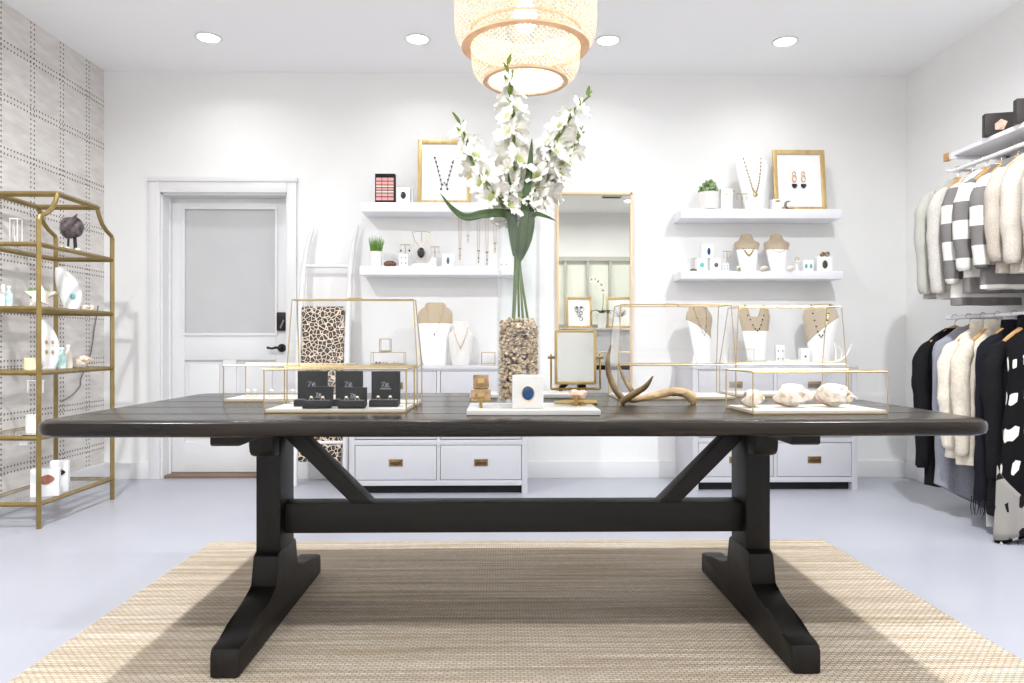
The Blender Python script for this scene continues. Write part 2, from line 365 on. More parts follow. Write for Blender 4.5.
# door casing + door leaf
m = M(); CT = Zy(180.5, YB)
m.bx(CX0, DX0, YB - .022, YB, 0, CT, .005).bx(DX1, CX1, YB - .022, YB, 0, CT, .005).bx(DX0, DX1, YB - .022, YB, DZ, CT, .005)
m.bx(CX0 - .008, CX1 + .008, YB - .032, YB, CT - .02, CT + .012, .004)
m.bx(DX0 - .0, DX0 + .012, YB, YB + .13, 0, DZ).bx(DX1 - .012, DX1, YB, YB + .13, 0, DZ).bx(DX0, DX1, YB, YB + .13, DZ - .012, DZ)
m.bx(DX0 + .012, DX0 + .024, YB + .1, YB + .115, 0, DZ)
struct('trim_1', m, M_TRIM)
YD = YB + .12
gx0, gx1 = X(184.3, YD), X(276, YD); gz0, gz1 = Zy(334, YD), Zy(209.5, YD)
lx0, lx1 = DX0 + .014, DX1 - .014; lz1 = DZ - .015
m = M(); m.bx(lx0, gx0, YD, YD + .045, .03, lz1, .002).bx(gx1, lx1, YD, YD + .045, .03, lz1, .002).bx(gx0, gx1, YD, YD + .045, gz1, lz1, .002)
pz0, pz1 = Zy(441, YD), Zy(360, YD); pm0, pm1 = X(223, YD), X(236, YD)
m.bx(gx0, gx1, YD, YD + .045, pz1, gz0, .002).bx(gx0, gx1, YD, YD + .045, .03, pz0, .002).bx(pm0, pm1, YD, YD + .045, pz0, pz1, .002)
door = struct('door_1', m, M_TRIM)
m = M(); m.bx(gx0 - .014, gx0 + .006, YD - .01, YD + .01, gz0 - .014, gz1 + .014, .004).bx(gx1 - .006, gx1 + .014, YD - .01, YD + .01, gz0 - .014, gz1 + .014, .004)
m.bx(gx0, gx1, YD - .01, YD + .01, gz0 - .014, gz0 + .006, .004).bx(gx0, gx1, YD - .01, YD + .01, gz1 - .006, gz1 + .014, .004); m.out('glazing_bead', M_TRIM, door)
M().bx(gx0, gx1, YD + .012, YD + .02, gz0, gz1).out('frosted_pane', M_FROST, door)
for a, b in ((gx0, pm0), (pm1, gx1)):
    m = M(); m.bx(a, b, YD + .022, YD + .03, pz0, pz1).bx(a + .03, b - .03, YD + .006, YD + .03, pz0 + .03, pz1 - .03, .012); m.out('raised_panel', M_TRIM, door)
kx0, kx1 = X(277.5, YD), X(286.3, YD)
m = M(); m.bx(kx0, kx1, YD - .028, YD, Zy(331, YD), Zy(312.5, YD), .008); k = m.out('keypad_lock', M_BRONZE, door)
c = at(282, 324, YD - .04); M().tube([c + Vector((.012, 0, .03)), c + Vector((-.012, 0, -.03))], .005, 8).out('thumb_turn', mat('steel_lever', (190, 186, 184), .3, .9), k)
c = at(282, 348, YD - .006)
m = M(); m.tube([(c.x, YD, c.z), (c.x, YD - .014, c.z)], .03, 20).tube([(c.x, YD - .01, c.z), (c.x, YD - .05, c.z)], .011, 12)
m.tube([(c.x, YD - .05, c.z), (c.x - .03, YD - .055, c.z + .004), (c.x - .06, YD - .052, c.z - .004), (c.x - .095, YD - .05, c.z + .004)], [.011, .0095, .008, .009], 10); m.out('door_lever', M_BRONZE, door)
struct('trim_2', M().bx(DX0, DX1, YB + .02, YB + .17, 0, .02, .004), mat('threshold_wood', (128, 104, 86), .5))

# ================================================================ LIGHTS (the room's own lamps)
def area(parent, loc, size, power, col, spread, shape='DISK'):
    ld = bpy.data.lights.new('lamp_light', 'AREA'); ld.shape = shape; ld.size = size; ld.spread = math.radians(spread); ld.energy = power; ld.color = col
    o = bpy.data.objects.new('lamp_light', ld); COL.objects.link(o); o.parent = parent; o.location = loc; return o
YBK, YFR = 4.68, .6
back_px = [(208.5, 34), (417.5, 36), (608, 36.5), (785, 42.5)]
xs = [X(p[0], YBK) for p in back_px]
names_b = ['recessed ceiling downlight above the half-glazed door', 'recessed ceiling downlight above the frame with the beaded necklace',
           'recessed ceiling downlight beside the woven pendant, in front of the tall wall mirror', 'recessed ceiling downlight above the framed earrings']
names_f = ['recessed downlight behind the viewer, on the side of the gold shelving', 'recessed downlight behind the viewer, near the middle on the door side',
           'recessed downlight behind the viewer, near the middle on the clothes side', 'recessed downlight reflected in the top corner of the tall wall mirror']
names_m = ['recessed ceiling downlight above the gold shelving side of the table', 'recessed ceiling downlight above the clothes side of the table']
YMD = 2.62
spots = [(x, YBK, n, P_BACK, SP_BACK) for x, n in zip(xs, names_b)] + [(x, YMD, n, P_MID, SP_MID) for x, n in zip((xs[0], xs[3]), names_m)] + \
        [(x, YFR, n, P_FRONT, SP_FRONT) for x, n in zip((xs[0], xs[1], xs[2], 1.74), names_f)]
proto = None
for x, yy, nm, pw, spd in spots:
    if proto is None:
        proto = thing('downlight', nm, 'ceiling light', (x, yy, ZC), group='recessed ceiling downlights')
        M().lathe([(.066, -.001), (.082, -.001), (.084, -.006), (.078, -.009), (.066, -.006)], n=32, cap=False).out('trim_ring', M_TRIM, proto)
        M().lathe([(.001, -.004), (.064, -.005)], n=32).out('lens', M_LENS, proto)
        d = proto
    else: d = dup(proto, (x, yy, ZC), label=nm)
    area(d, (0, 0, -.012), .09, pw, (.965, .983, 1), spd)

# ---------------------------------------------------------------- woven pendant lamp
PY = 2.62; PX = X(525.5, PY)
pend = thing('pendant_lamp', 'two-tier woven bamboo drum pendant lamp hanging over the long table', 'pendant lamp', (PX, PY, ZC))
zb = Zy(81, PY) - ZC      # plane of the bottom opening
zu = Zy(47, PY) - ZC      # bottom of the upper drum
lowp = [(.19, zu + .09), (.193, zu + .0), (.194, zb + .085), (.19, zb + .045), (.178, zb + .018), (.158, zb + .003), (.142, zb)]
upp = [(.235, zu + .36), (.247, zu + .30), (.252, zu + .2), (.254, zu + .09), (.25, zu + .045), (.24, zu + .015), (.225, zu)]
def prof_eval(pr, t):
    L = [0]
    for a, b in zip(pr, pr[1:]): L.append(L[-1] + math.hypot(b[0] - a[0], b[1] - a[1]))
    d = t * L[-1]
    for i in range(len(pr) - 1):
        if d <= L[i + 1] + 1e-9:
            f = (d - L[i]) / (L[i + 1] - L[i]); return pr[i][0] + f * (pr[i + 1][0] - pr[i][0]), pr[i][1] + f * (pr[i + 1][1] - pr[i][1])
    return pr[-1]
def lattice(pr, N, twist, wd, seg=14):
    m = M()
    for sgn in (1, -1):
        for k in range(N):
            prev = None
            for j in range(seg + 1):
                t = j / seg; r, z = prof_eval(pr, t); r += .0012 * sgn
                a = 2 * PI * k / N + sgn * twist * t; h = wd / 2 / r
                cur = [m.bm.verts.new((r * math.cos(a + q * h), r * math.sin(a + q * h), z)) for q in (-1, 1)]
                if prev: m.bm.faces.new((prev[0], prev[1], cur[1], cur[0]))
                prev = cur
    return m
lattice(upp, 80, 1.5, .0034).out('upper_shade', M_BAMBOO, pend, flip=False)
lattice(lowp, 66, 1.3, .0033).out('lower_shade', M_BAMBOO, pend, flip=False)
def ring(r, z, hw, th, name, material):
    M().lathe([(r - hw, z - th), (r + hw, z - th), (r + hw, z + th), (r - hw, z + th), (r - hw, z - th)], n=64, cap=False).out(name, material, pend)
ring(.212, zu, .016, .004, 'upper_rim', M_RIM); ring(.143, zb, .008, .004, 'lower_rim', M_RIM); ring(.2355, zu + .36, .006, .005, 'top_rim', M_RIM)
ring(.196, zu + .05, .004, .004, 'inner_rim', M_RIM)
m = M()                                  # lattice over the bottom opening
for k in range(-11, 12):
    c = k * .0123; L = math.sqrt(max(0, .14 ** 2 - c * c))
    if L < .01: continue
    for a in (PI / 4, -PI / 4):
        R = Matrix.Rotation(a, 3, 'Z')
        m.quad(*[R @ Vector(p) for p in ((c - .003, -L, zb), (c + .003, -L, zb), (c + .003, L, zb), (c - .003, L, zb))])
m.out('bottom_lattice', M_WEAVE, pend, flip=False)
m = M(); m.lathe([(.001, zb + .17), (.022, zb + .18), (.036, zb + .205), (.04, zb + .23), (.034, zb + .26), (.016, zb + .29), (.014, zb + .3)], n=20); m.out('bulb', M_BULB, pend)
m = M(); m.lathe([(.017, zb + .29), (.02, zb + .3), (.02, zb + .35), (.008, zb + .37)], n=16).tube([(0, 0, zb + .36), (0, 0, -.02)], .0035, 8)
for a in (0, 2.1, 4.2): m.tube([(.016 * math.cos(a), .016 * math.sin(a), zb + .36), (.236 * math.cos(a), .236 * math.sin(a), zu + .36)], .002, 6)
m.out('cord', M_TRIM, pend); M().lathe([(.055, -.001), (.055, -.018), (.03, -.03), (.004, -.032)], n=24).out('ceiling_canopy', M_TRIM, pend)
ld = bpy.data.lights.new('bulb_light', 'POINT'); ld.energy = P_PEND; ld.color = (1, .95, .86); ld.shadow_soft_size = .045
lo = bpy.data.objects.new('bulb_light', ld); COL.objects.link(lo); lo.parent = pend; lo.location = (0, 0, zb + .13)
# small ceiling vent that the mirror shows
v = thing('ceiling_vent', 'slatted air vent in the ceiling, reflected at the top of the tall mirror', 'vent', (1.47, .85, ZC))
m = M(); m.bx(-.13, .13, -.07, -.06, -.012, 0).bx(-.13, .13, .06, .07, -.012, 0).bx(-.13, -.12, -.07, .07, -.012, 0).bx(.12, .13, -.07, .07, -.012, 0); m.out('frame', M_TRIM, v)
m = M()
for k in range(7): m.bx(-.12, .12, -.055 + k * .018, -.045 + k * .018, -.01, -.002)
m.out('grille', mat('vent_dark', (70, 68, 66), .6), v)

# ================================================================ RUG
m = M((.08, 2.33, 0)); m.bx(X(212, 3.55), X(822.5, 3.55), 1.1, 3.55, .001, .011)
bmesh.ops.subdivide_edges(m.bm, edges=m.bm.edges[:], cuts=60, use_grid_fill=True)
for v_ in m.bm.verts:
    if v_.co.z > .005: v_.co.z += .0015 * noise.noise(v_.co * 5)
    if v_.co.x < -1.3 or v_.co.x > 1.5: v_.co.x += .006 * noise.noise(Vector((0, v_.co.y * 9, 0)))
    if v_.co.y > 3.5: v_.co.y += .006 * noise.noise(Vector((v_.co.x * 9, 3, 0)))
tag(m.out('jute_rug', M_JUTE), 'natural woven jute rug lying flat under the long table', 'rug')

# ================================================================ TRESTLE TABLE
TC = Vector((.051, 2.62, 0)); TZ = .747; TT = .044; FZ = .0135
LY = -.045
tb = thing('trestle_table', 'long dark espresso trestle dining table used as the main display', 'table', TC)
hx, hy = 1.341, .595
def top_poly():
    P = []; rad = .07
    for cx, cy, a0 in ((hx - rad, hy - rad, 0), (-hx + rad, hy - rad, PI / 2), (-hx + rad, -hy + rad, PI), (hx - rad, -hy + rad, 1.5 * PI)):
        for k in range(7): a = a0 + PI / 2 * k / 6; P.append((cx + rad * math.cos(a), cy + rad * math.sin(a)))
        if a0 == PI: 
            for k in range(1, 40):
                x = (-hx + rad) + (2 * hx - 2 * rad) * k / 40; P.append((x, -hy + .004 * noise.noise(Vector((x * 3, 0, 0)))))
    return P
m = M()
n_ = top_poly()
def topring(off, z): return [m.bm.verts.new((p[0] - off * (1 if p[0] > 0 else -1) * (1 if abs(p[0]) > hx - .08 else 0), p[1] - off * (1 if p[1] > 0 else -1), z)) for p in n_]
prof = [(.012, TZ - TT), (.003, TZ - TT + .006), (0, TZ - TT + .015), (0, TZ - .014), (.003, TZ - .005), (.011, TZ)]
rings = [topring(o_, z_) for o_, z_ in prof]
for A, B_ in zip(rings, rings[1:]):
    for k in range(len(A)): m.bm.faces.new((A[k], A[(k + 1) % len(A)], B_[(k + 1) % len(A)], B_[k]))
m.bm.faces.new(rings[-1]); m.bm.faces.new(rings[0][::-1])
top = m.out('tabletop', M_TOP, tb)
m = M()
for yy in (-.36, -.12, .12, .36): m.bx(-hx + .02, hx - .02, yy - .0012, yy + .0012, TZ - .0008, TZ + .0004)
m.out('plank_seam', mat('seam_dark', (20, 17, 15), .7), top)
footp = [(-.48, .0), (-.48, .062), (-.472, .078), (-.455, .084), (-.40, .084), (-.34, .09), (-.27, .112), (-.21, .128), (-.135, .132), (-.118, .14), (-.118, .222), (-.112, .238), (-.098, .246), (-.08, .246)]
foot_poly = footp + [(-a, b) for a, b in footp[::-1]]
lw = .042
for sx in (-1, 1):
    cx = sx * .8315 - .0015
    M().prism([(a + LY, b + FZ) for a, b in foot_poly], 'X', cx - lw, cx + lw, .011).out('foot', M_LEGW, tb)
    M().bx(cx - lw + .001, cx + lw - .001, LY - .082, LY + .082, FZ + .2, TZ - TT - .034, .004).out('post', M_LEGW, tb)
    cl = [(-.52, TZ - TT), (-.52, TZ - TT - .028), (-.512, TZ - TT - .034), (.512, TZ - TT - .034), (.52, TZ - TT - .028), (.52, TZ - TT)]
    M().prism(cl, 'X', cx - lw, cx + lw, .004).out('cleat', M_LEGW, tb)
    for s2 in (-1, 1):
        cb = [(LY + s2 * a, TZ - TT - b) for a, b in ((.07, .034), (.165, .034), (.166, .075), (.16, .096), (.144, .11), (.122, .116), (.07, .118))]
        M().prism(cb, 'X', cx - lw + .004, cx + lw - .004, .006).out('corbel', M_LEGW, tb)
    bz0, bz1 = .412, TZ - TT; x0 = sx * .533 + .005; x1 = sx * (.533 + bz1 - bz0) + .005
    hwid = .036
    M().prism([(x0 - hwid, bz0), (x0 + hwid, bz0), (x1 + hwid, bz1), (x1 - hwid, bz1)], 'Y', LY - .038, LY + .038, .003).out('brace', M_BEAM, tb)
M().bx(-.79, .797, LY - .042, LY + .042, .31, .413, .004).out('stretcher', M_BEAM, tb)
M().bx(-.86, .86, -.06, .06, TZ - TT - .03, TZ - TT - .002, .004).out('cross_rail', M_BEAM, tb)
# ================================================================ WALL SHELVES, MIRROR, CABINETS
def floating_shelf(px0, px1, pt, pb, label):
    Y0 = 5.04; x0, x1 = X(px0, Y0), X(px1, Y0); z1, z0 = Zy(pt, Y0), Zy(pb, Y0)
    m = M(((x0 + x1) / 2, YB, z0)); m.bx(x0, x1, Y0, YB - .001, z0, z1, .004)
    tag(m.out('floating_shelf', M_SHELF), label, 'shelf', 'white floating shelves on the back wall'); return z1
ZLU = floating_shelf(361, 520, 202.5, 212, 'white floating shelf holding the framed beaded necklace')
ZLL = floating_shelf(359.5, 520, 266.5, 275, 'white floating shelf holding the grass pot, below the framed beaded necklace')
ZRU = floating_shelf(681, 842, 208, 217.5, 'white floating shelf holding the framed earrings and the succulent')
ZRL = floating_shelf(681, 843, 270.5, 278.5, 'white floating shelf holding two small busts, below the framed earrings')
# tall mirror
mx0, mx1, mz0, mz1 = X(556.5, 5.24), X(632.5, 5.24), .45, Zy(192, 5.24)
mr = thing('wall_mirror', 'tall narrow mirror with a thin gold frame on the back wall', 'mirror', ((mx0 + mx1) / 2, YB, mz0))
hw_ = (mx1 - mx0) / 2; hh = mz1 - mz0
m = M(); m.bx(-hw_, -hw_ + .016, -.03, -.001, 0, hh, .002).bx(hw_ - .016, hw_, -.03, -.001, 0, hh, .002).bx(-hw_, hw_, -.03, -.001, 0, .016, .002).bx(-hw_, hw_, -.03, -.001, hh - .016, hh, .002)
m.out('frame', mat('mirror_frame', (222, 196, 160), .4, .35), mr); M().bx(-hw_ + .012, hw_ - .012, -.016, -.004, .012, hh - .012).out('mirror_glass', M_MIRROR, mr)

def credenza(px0, px1, pyb, label, ydepth):
    Yf = .96 * F / (pyb - 344); x0, x1 = X(px0, Yf), X(px1, Yf); W = x1 - x0; D = YB - .02 - Yf; HT = .818
    r = thing('drawer_cabinet', label, 'cabinet', ((x0 + x1) / 2, Yf, 0), group='white drawer cabinets along the back wall')
    h = W / 2
    M().bx(-h - .004, h + .004, -.006, D, HT - .022, HT, .003).out('cabinet_top', M_CAB, r)
    m = M(); st = .036
    m.bx(-h, -h + st, 0, D, 0, HT - .022, .002).bx(h - st, h, 0, D, 0, HT - .022, .002).bx(-h + st, h - st, D - .02, D, .06, HT - .022)
    m.bx(-h + st, h - st, 0, D - .02, .055, .088, .001).bx(-h + st, h - st, 0, .04, HT - .03, HT - .022)
    for zz in (.315, .566): m.bx(-h + st, h - st, -.0006, .03, zz, zz + .032, .001)
    m.bx(-.011, .011, 0, .03, .088, HT - .03, .001)
    m.out('cabinet_body', M_CAB, r)
    M().bx(-h + st, h - st, .05, D - .02, .0, .055).out('plinth', M_GAP, r)
    dw = h - st - .011
    for zz, z2 in ((.09, .312), (.35, .563), (.60, .786)):
        for s in (-1, 1):
            a, b = (-h + st + .003, -.014) if s < 0 else (.014, h - st - .003)
            d = M().bx(a, b, .004, .3, zz + .002, z2, .002).out('drawer', M_CAB, r)
            c = (a + b) / 2; zc = (zz + z2) / 2
            m = M(); m.bx(c - .044, c + .044, -.001, .008, zc - .022, zc + .022, .002); p = m.out('pull_plate', M_BRASS, d)
            m = M(); m.bx(c - .034, c + .034, -.003, 0, zc - .012, zc + .006, .001); m.out('pull_recess', mat('pull_dark', (88, 66, 42), .5, .5) if 'pull_dark' not in MATS else MATS['pull_dark'], d)
    return Yf, HT
YCL, HC = credenza(349, 527.5, 494, 'white drawer cabinet with brass pulls behind the flower vase, below the grass-pot shelf', 0)
YCR, _ = credenza(693, 857.5, 491.5, 'white drawer cabinet with brass pulls near the clothes rail, below the framed earrings', 0)

# ================================================================ ETAGERE
EX = -2.395; EB = -2.74; EY0, EY1 = 3.856, 4.58
et = thing('etagere', 'tall gold metal shelving unit with glass shelves against the studded wall', 'shelving unit', ((EX + EB) / 2, (EY0 + EY1) / 2, 0))
eo = et.location; pw = .0205
m = M(eo)
for x in (EX, EB):
    for y in (EY0, EY1): m.bar((x, y, 0), (x, y, 1.612), pw)
m.out('post', M_ETAG, et)
ez = [.138, .482, .821, 1.156, 1.49]
m = M(eo)
for x in (EX, EB):
    for y0, y1, s in ((EY0, 4.02, 1), (EY1, 4.41, -1)):
        pts = []
        for k in range(9):
            a = PI / 2 * k / 8; pts.append((x, y0 + (y1 - y0) * (1 - math.cos(a)) * .97, 1.61 + .152 * math.sin(a) ** 1.4))
        pts = [(x, y0, 1.60), (x, y0 + s * .008, 1.625), (x, y0 + (y1 - y0) * .42, 1.652), (x, y0 + (y1 - y0) * .68, 1.682), (x, y0 + (y1 - y0) * .88, 1.728), (x, y1, 1.772)]
        m.tube(pts, .0125, 8)
    m.bar((x, 4.02 - .01, 1.772), (x, 4.42, 1.772), .022)
for y in (4.02, 4.41): m.bar((EX, y, 1.772), (EB, y, 1.772), .022)
for y in (EY0, EY1): pass
m.out('crown_rail', M_ETAG, et)
for z in ez:
    m = M(eo)
    for x in (EX, EB): m.bar((x, EY0, z - .012), (x, EY1, z - .010), .018)
    for y in (EY0, EY1): m.bar((EX, y, z - .012), (EB, y, z - .010), .018)
    r = m.out('shelf_frame', M_ETAG, et)
    M(eo).bx(EB + .01, EX - .01, EY0 + .01, EY1 - .01, z - .008, z).out('glass_shelf', M_GLASS, r)

# ================================================================ LADDER WITH THROWS
lad = thing('blanket_ladder', 'white painted blanket ladder leaning on the back wall beside the door', 'ladder', (-1.21, 5.0, 0))
def lad_pt(z): return 4.98 + (5.215 - 4.98) * z / 1.85
LZ = [0, .5, 1.06, 1.5, 1.66, 1.74, 1.79]
LL = [294, 296.5, 299, 304, 308, 311, 314]; LR = [345.5, 346, 347.5, 350.5, 353.5, 356, 358]
def rail_x(px, z):
    for i in range(len(LZ) - 1):
        if z <= LZ[i + 1]: t = (z - LZ[i]) / (LZ[i + 1] - LZ[i]); return X(px[i] + (px[i + 1] - px[i]) * t, lad_pt(z))
    return X(px[-1], lad_pt(z))
for px in (LL, LR):
    m = M(lad.location); zs = [0, .25, .5, .8, 1.06, 1.3, 1.5, 1.6, 1.66, 1.72, 1.77, 1.80]
    m.tube([(rail_x(px, min(z, 1.79)), lad_pt(z), z) for z in zs], [.021] * 7 + [.02, .019, .016, .011, .004], 10); m.out('rail', M_TRIM, lad)
for z in (.29, .60, 1.2, 1.505): M(lad.location).tube([(rail_x(LL, z), lad_pt(z), z), (rail_x(LR, z), lad_pt(z), z)], .0125, 10).out('rung', M_TRIM, lad)
def throw(z, zb_, label, seed):
    xa, xb = X(302.5, 5.12), X(344.5, 5.12); yy = lad_pt(z); zf = zb_
    m = M(((xa + xb) / 2, yy, z)); r = .0185
    def f(u, v):
        x = xa + (xb - xa) * u; d = v * 2 - 1
        L = (z - zf)
        if abs(d) < .12: a = d / .12 * PI / 2; y, zz = yy + r * math.sin(a), z + r * math.cos(a)
        else:
            t = (abs(d) - .12) / .88; y = yy + r * (1 if d > 0 else -1) * (1 + .25 * math.sin(u * 9 + seed) * t) - (.03 * t if d < 0 else -.0 * t); zz = z - t * L * (1 if d < 0 else .8)
        return (x + .004 * math.sin(zz * 20 + seed), y, zz)
    m.grid(f, 16, 40)
    tag(m.out('leopard_throw', M_LEO, solid=.006, flip=False), label, 'throw blanket', 'leopard throws on the ladder')
throw(1.2, .62, 'leopard print throw draped over the ladder rung behind the black ring boxes', 0)
throw(.60, .16, 'leopard print throw on the lower ladder rungs, showing under the tabletop', 2)

# ================================================================ CLOTHES RAILS
XRAIL = 2.662
sh = thing('wall_shelf_rack', 'white wall shelf with a hanging rail above the upper row of sweaters', 'clothes rack', (XR, 3.3, 1.97))
o = sh.location
M(o).bx(2.615, XR, 2.2, 4.27, 2.045, 2.07, .003).out('shelf_board', M_SHELF, sh)
M(o).tube([(XRAIL, 2.2, 1.975), (XRAIL, 4.27, 1.975)], .0125, 12).out('hanging_rail', M_SHELF, sh)
for y in (4.2, 2.6):
    m = M(o); m.bx(2.60, XR, y - .012, y + .012, 2.028, 2.044).bx(2.60, XR, y + .04, y + .052, 1.966, 1.978).bx(XR - .02, XR, y - .012, y + .052, 1.9, 2.044); m.out('bracket', M_SHELF, sh)
M(o).bx(2.605, 2.63, 4.24, 4.28, 2.03, 2.075, .003).out('end_cap', M_HANG, sh)
sh2 = thing('hanging_rail', 'white lower hanging rail holding the dark garments', 'clothes rack', (XR, 3.3, 1.10))
M(sh2.location).tube([(XRAIL, 2.2, 1.115), (XRAIL, 4.33, 1.115)], .0125, 12).out('rod', M_SHELF, sh2)
for y in (4.28, 2.6):
    m = M(sh2.location); m.tube([(XRAIL, y, 1.115), (XR - .004, y, 1.115)], .009, 8).tube([(XR - .01, y, 1.115), (XR, y, 1.115)], .03, 16); m.out('bracket', M_SHELF, sh2)
HANGER = None
def hanger(y, zr, label, tilt=0):
    global HANGER
    if HANGER is None:
        HANGER = thing('clothes_hanger', label, 'hanger', (XRAIL, y, zr), tilt, 'wooden hangers on the rails')
        pts = [(-.15, 0, -.152), (-.11, 0, -.12), (-.06, 0, -.084), (0, 0, -.058), (.06, 0, -.084), (.11, 0, -.12), (.15, 0, -.152)]
        M().tube(pts, [.009, .013, .015, .017, .015, .013, .009], 8).out('shoulder_bar', M_HANG, HANGER)
        hk = [(0, 0, -.06), (0, 0, -.035)] + [(.019 * math.cos(a), 0, -.001 + .019 * math.sin(a)) for a in [math.radians(d) for d in range(-80, 200, 25)]]
        M().tube(hk, .002, 6).out('hook', M_WIRE, HANGER); return HANGER
    return dup(HANGER, (XRAIL, y, zr), tilt, label)
def garment(name, label, cat, y, zr, L, material, hem=.21, th=.045, sleeve=.52, seed=1, wr=.008, tilt=0, grp=None, collar=None, sh_w=.17, slv_mat=None, skew=0):
    zt = zr - .062
    g = thing(name, label, cat, (XRAIL, y, zt), tilt, grp)
    def hwid(d):   # d = distance down
        K = [(0, .052), (.015, .075), (.05, .12), (.10, sh_w), (.16, sh_w + .01), (L, hem)]
        for (a, b), (c, e) in zip(K, K[1:]):
            if d <= c: return b + (e - b) * (d - a) / (c - a)
        return hem
    def f(u, v):
        d = L * (v ** 1.25); h = hwid(d); a = 2 * PI * u
        t = (.02 + (th - .02) * min(1, d / .12)) * (1 + .2 * d / L)
        ca, sa = math.cos(a), math.sin(a)
        x = h * math.copysign(abs(ca) ** .8, ca); yv = t * math.copysign(abs(sa) ** .75, sa)
        fold = .014 * (d / L) * math.sin(x * 42 + seed * 2.1 + math.copysign(1, sa)) * abs(sa)
        return (x, yv + fold, -d - skew * (x - .0) * (d / L))
    m = M(); V = m.grid(f, 44, 26, wrap=True); m.bm.faces.new(V[-1]); m.bm.faces.new(V[0][::-1]); m.wrinkle(wr, 9, seed)
    m.out('body', material, g)
    if sleeve:
        for s in (-1, 1):
            sw = sh_w
            k = [(0, .020), (.06, .040), (.16, .047), (.32, .046), (.46, .043), (sleeve, .036), (sleeve + .012, .027)]
            pts = [(s * (sw - .03), -.004, -.085), (s * (sw + .006), -.008, -.125), (s * (sw + .03), -.012, -.2), (s * (sw + .036), -.018, -.34), (s * (sw + .032), -.022, -.44), (s * (sw + .028), -.026, -sleeve - .05), (s * (sw + .028), -.026, -sleeve - .065)]
            rr = [b for a, b in k]
            # refine
            P2, R2 = [], []
            for i in range(len(pts) - 1):
                for q in range(4):
                    t = q / 4; P2.append(Vector(pts[i]).lerp(Vector(pts[i + 1]), t)); R2.append(rr[i] + (rr[i + 1] - rr[i]) * t)
            P2.append(Vector(pts[-1])); R2.append(rr[-1])
            m = M(); m.tube(P2, R2, 14); m.wrinkle(wr * .9, 14, seed + s); m.out('sleeve', slv_mat or material, g)
    if collar:
        m = M(); m.lathe([(.062, -.03), (.07, -.005), (.066, collar), (.056, collar + .004), (.056, -.01)], n=24, sy=.45, cap=False); m.wrinkle(.004, 20, seed); m.out('collar', material, g)
    return g
ytop = [4.23, 4.10, 3.985, 3.86, 3.735, 3.615, 3.49, 3.36]
tops = [
 ('sweater', 'pale sage grey sweater at the corner end of the upper rail', (176, 176, 168), (186, 186, 178), .69, .60),
 ('sweater', 'light heather grey sweater between the sage one and the block-striped ones', (188, 184, 178), (204, 200, 194), .70, .60),
 ('striped', 'grey and white block-striped sweater next to the plain heather grey one', 0, 0, .74, .56),
 ('striped', 'middle grey and white block-striped sweater of the three on the upper rail', .1, 0, .68, .5),
 ('striped', 'grey and white block-striped sweater next to the oatmeal knits', .05, 0, .67, .5),
 ('sweater', 'thin taupe knit squeezed between the striped sweaters and the oatmeal one', (172, 163, 152), (184, 175, 164), .60, .48),
 ('sweater', 'oatmeal knit sweater with its full sleeve showing on the upper rail', (182, 174, 164), (196, 188, 178), .61, .5),
 ('sweater', 'pale beige knit cut by the picture edge on the upper rail', (180, 172, 162), (192, 184, 174), .62, .5)]
for i, (y, t) in enumerate(zip(ytop, tops)):
    if t[0] == 'striped': mm = stripes('stripe_knit_%d' % i, (222, 220, 214), (120, 117, 116), .2, t[2])
    else: mm = knit('knit_%d' % i, t[2], t[3])
    garment('sweater', t[1], 'sweater', y, 1.975, t[4], mm, hem=.19, sleeve=t[5], seed=i + 1, grp='sweaters on the upper rail', tilt=random.uniform(-.12, .05))
    hanger(y, 1.975, 'wooden hanger holding the ' + ['pale sage grey sweater', 'light heather grey sweater', 'block-striped sweater next to the heather grey one', 'middle block-striped sweater', 'block-striped sweater next to the oatmeal knits', 'thin taupe knit', 'oatmeal knit sweater with the full sleeve', 'pale beige knit at the picture edge'][i], 0)
blackk = knit('knit_black', (24, 23, 25), (32, 31, 33)); navyk = knit('knit_navy', (26, 26, 32), (34, 34, 42)); greyk = knit('knit_slate', (138, 140, 150), (152, 154, 164)); greym = knit('knit_steel', (112, 114, 124), (126, 128, 138))
creamk = knit('knit_cream', (214, 206, 192), (228, 221, 208), 60, .8); creamk2 = knit('knit_ivory', (206, 196, 180), (222, 213, 198), 50, .8)
ikm = ikat(); fringe_m = mat('fringe_black', (20, 19, 21), .9)
lows = [
 ('cardigan', 'long black cardigan at the corner end of the lower rail', 'cardigan', 4.26, .92, blackk, .17, .75, 0, None),
 ('shawl', 'long slate grey draped shawl beside the black cardigan', 'shawl', 4.13, .98, greyk, .19, 0, .5, None),
 ('sweater', 'cream cable knit sweater next to the slate grey shawl', 'sweater', 4.01, .72, creamk, .20, .6, 0, .03),
 ('sweater', 'ivory chunky knit sweater next to the black garments on the lower rail', 'sweater', 3.89, .74, creamk2, .21, .62, 0, .03),
 ('shawl', 'black fringed shawl with a white price tag on the lower rail', 'shawl', 3.76, .90, navyk, .20, .0, 0, .03),
 ('coat', 'long plain black coat next to the patterned poncho', 'coat', 3.64, .95, blackk, .21, .7, 0, .05),
 ('poncho', 'black and white patterned poncho with a grey lower edge at the picture edge', 'poncho', 3.52, .98, ikm, .27, .0, -.3, None)]
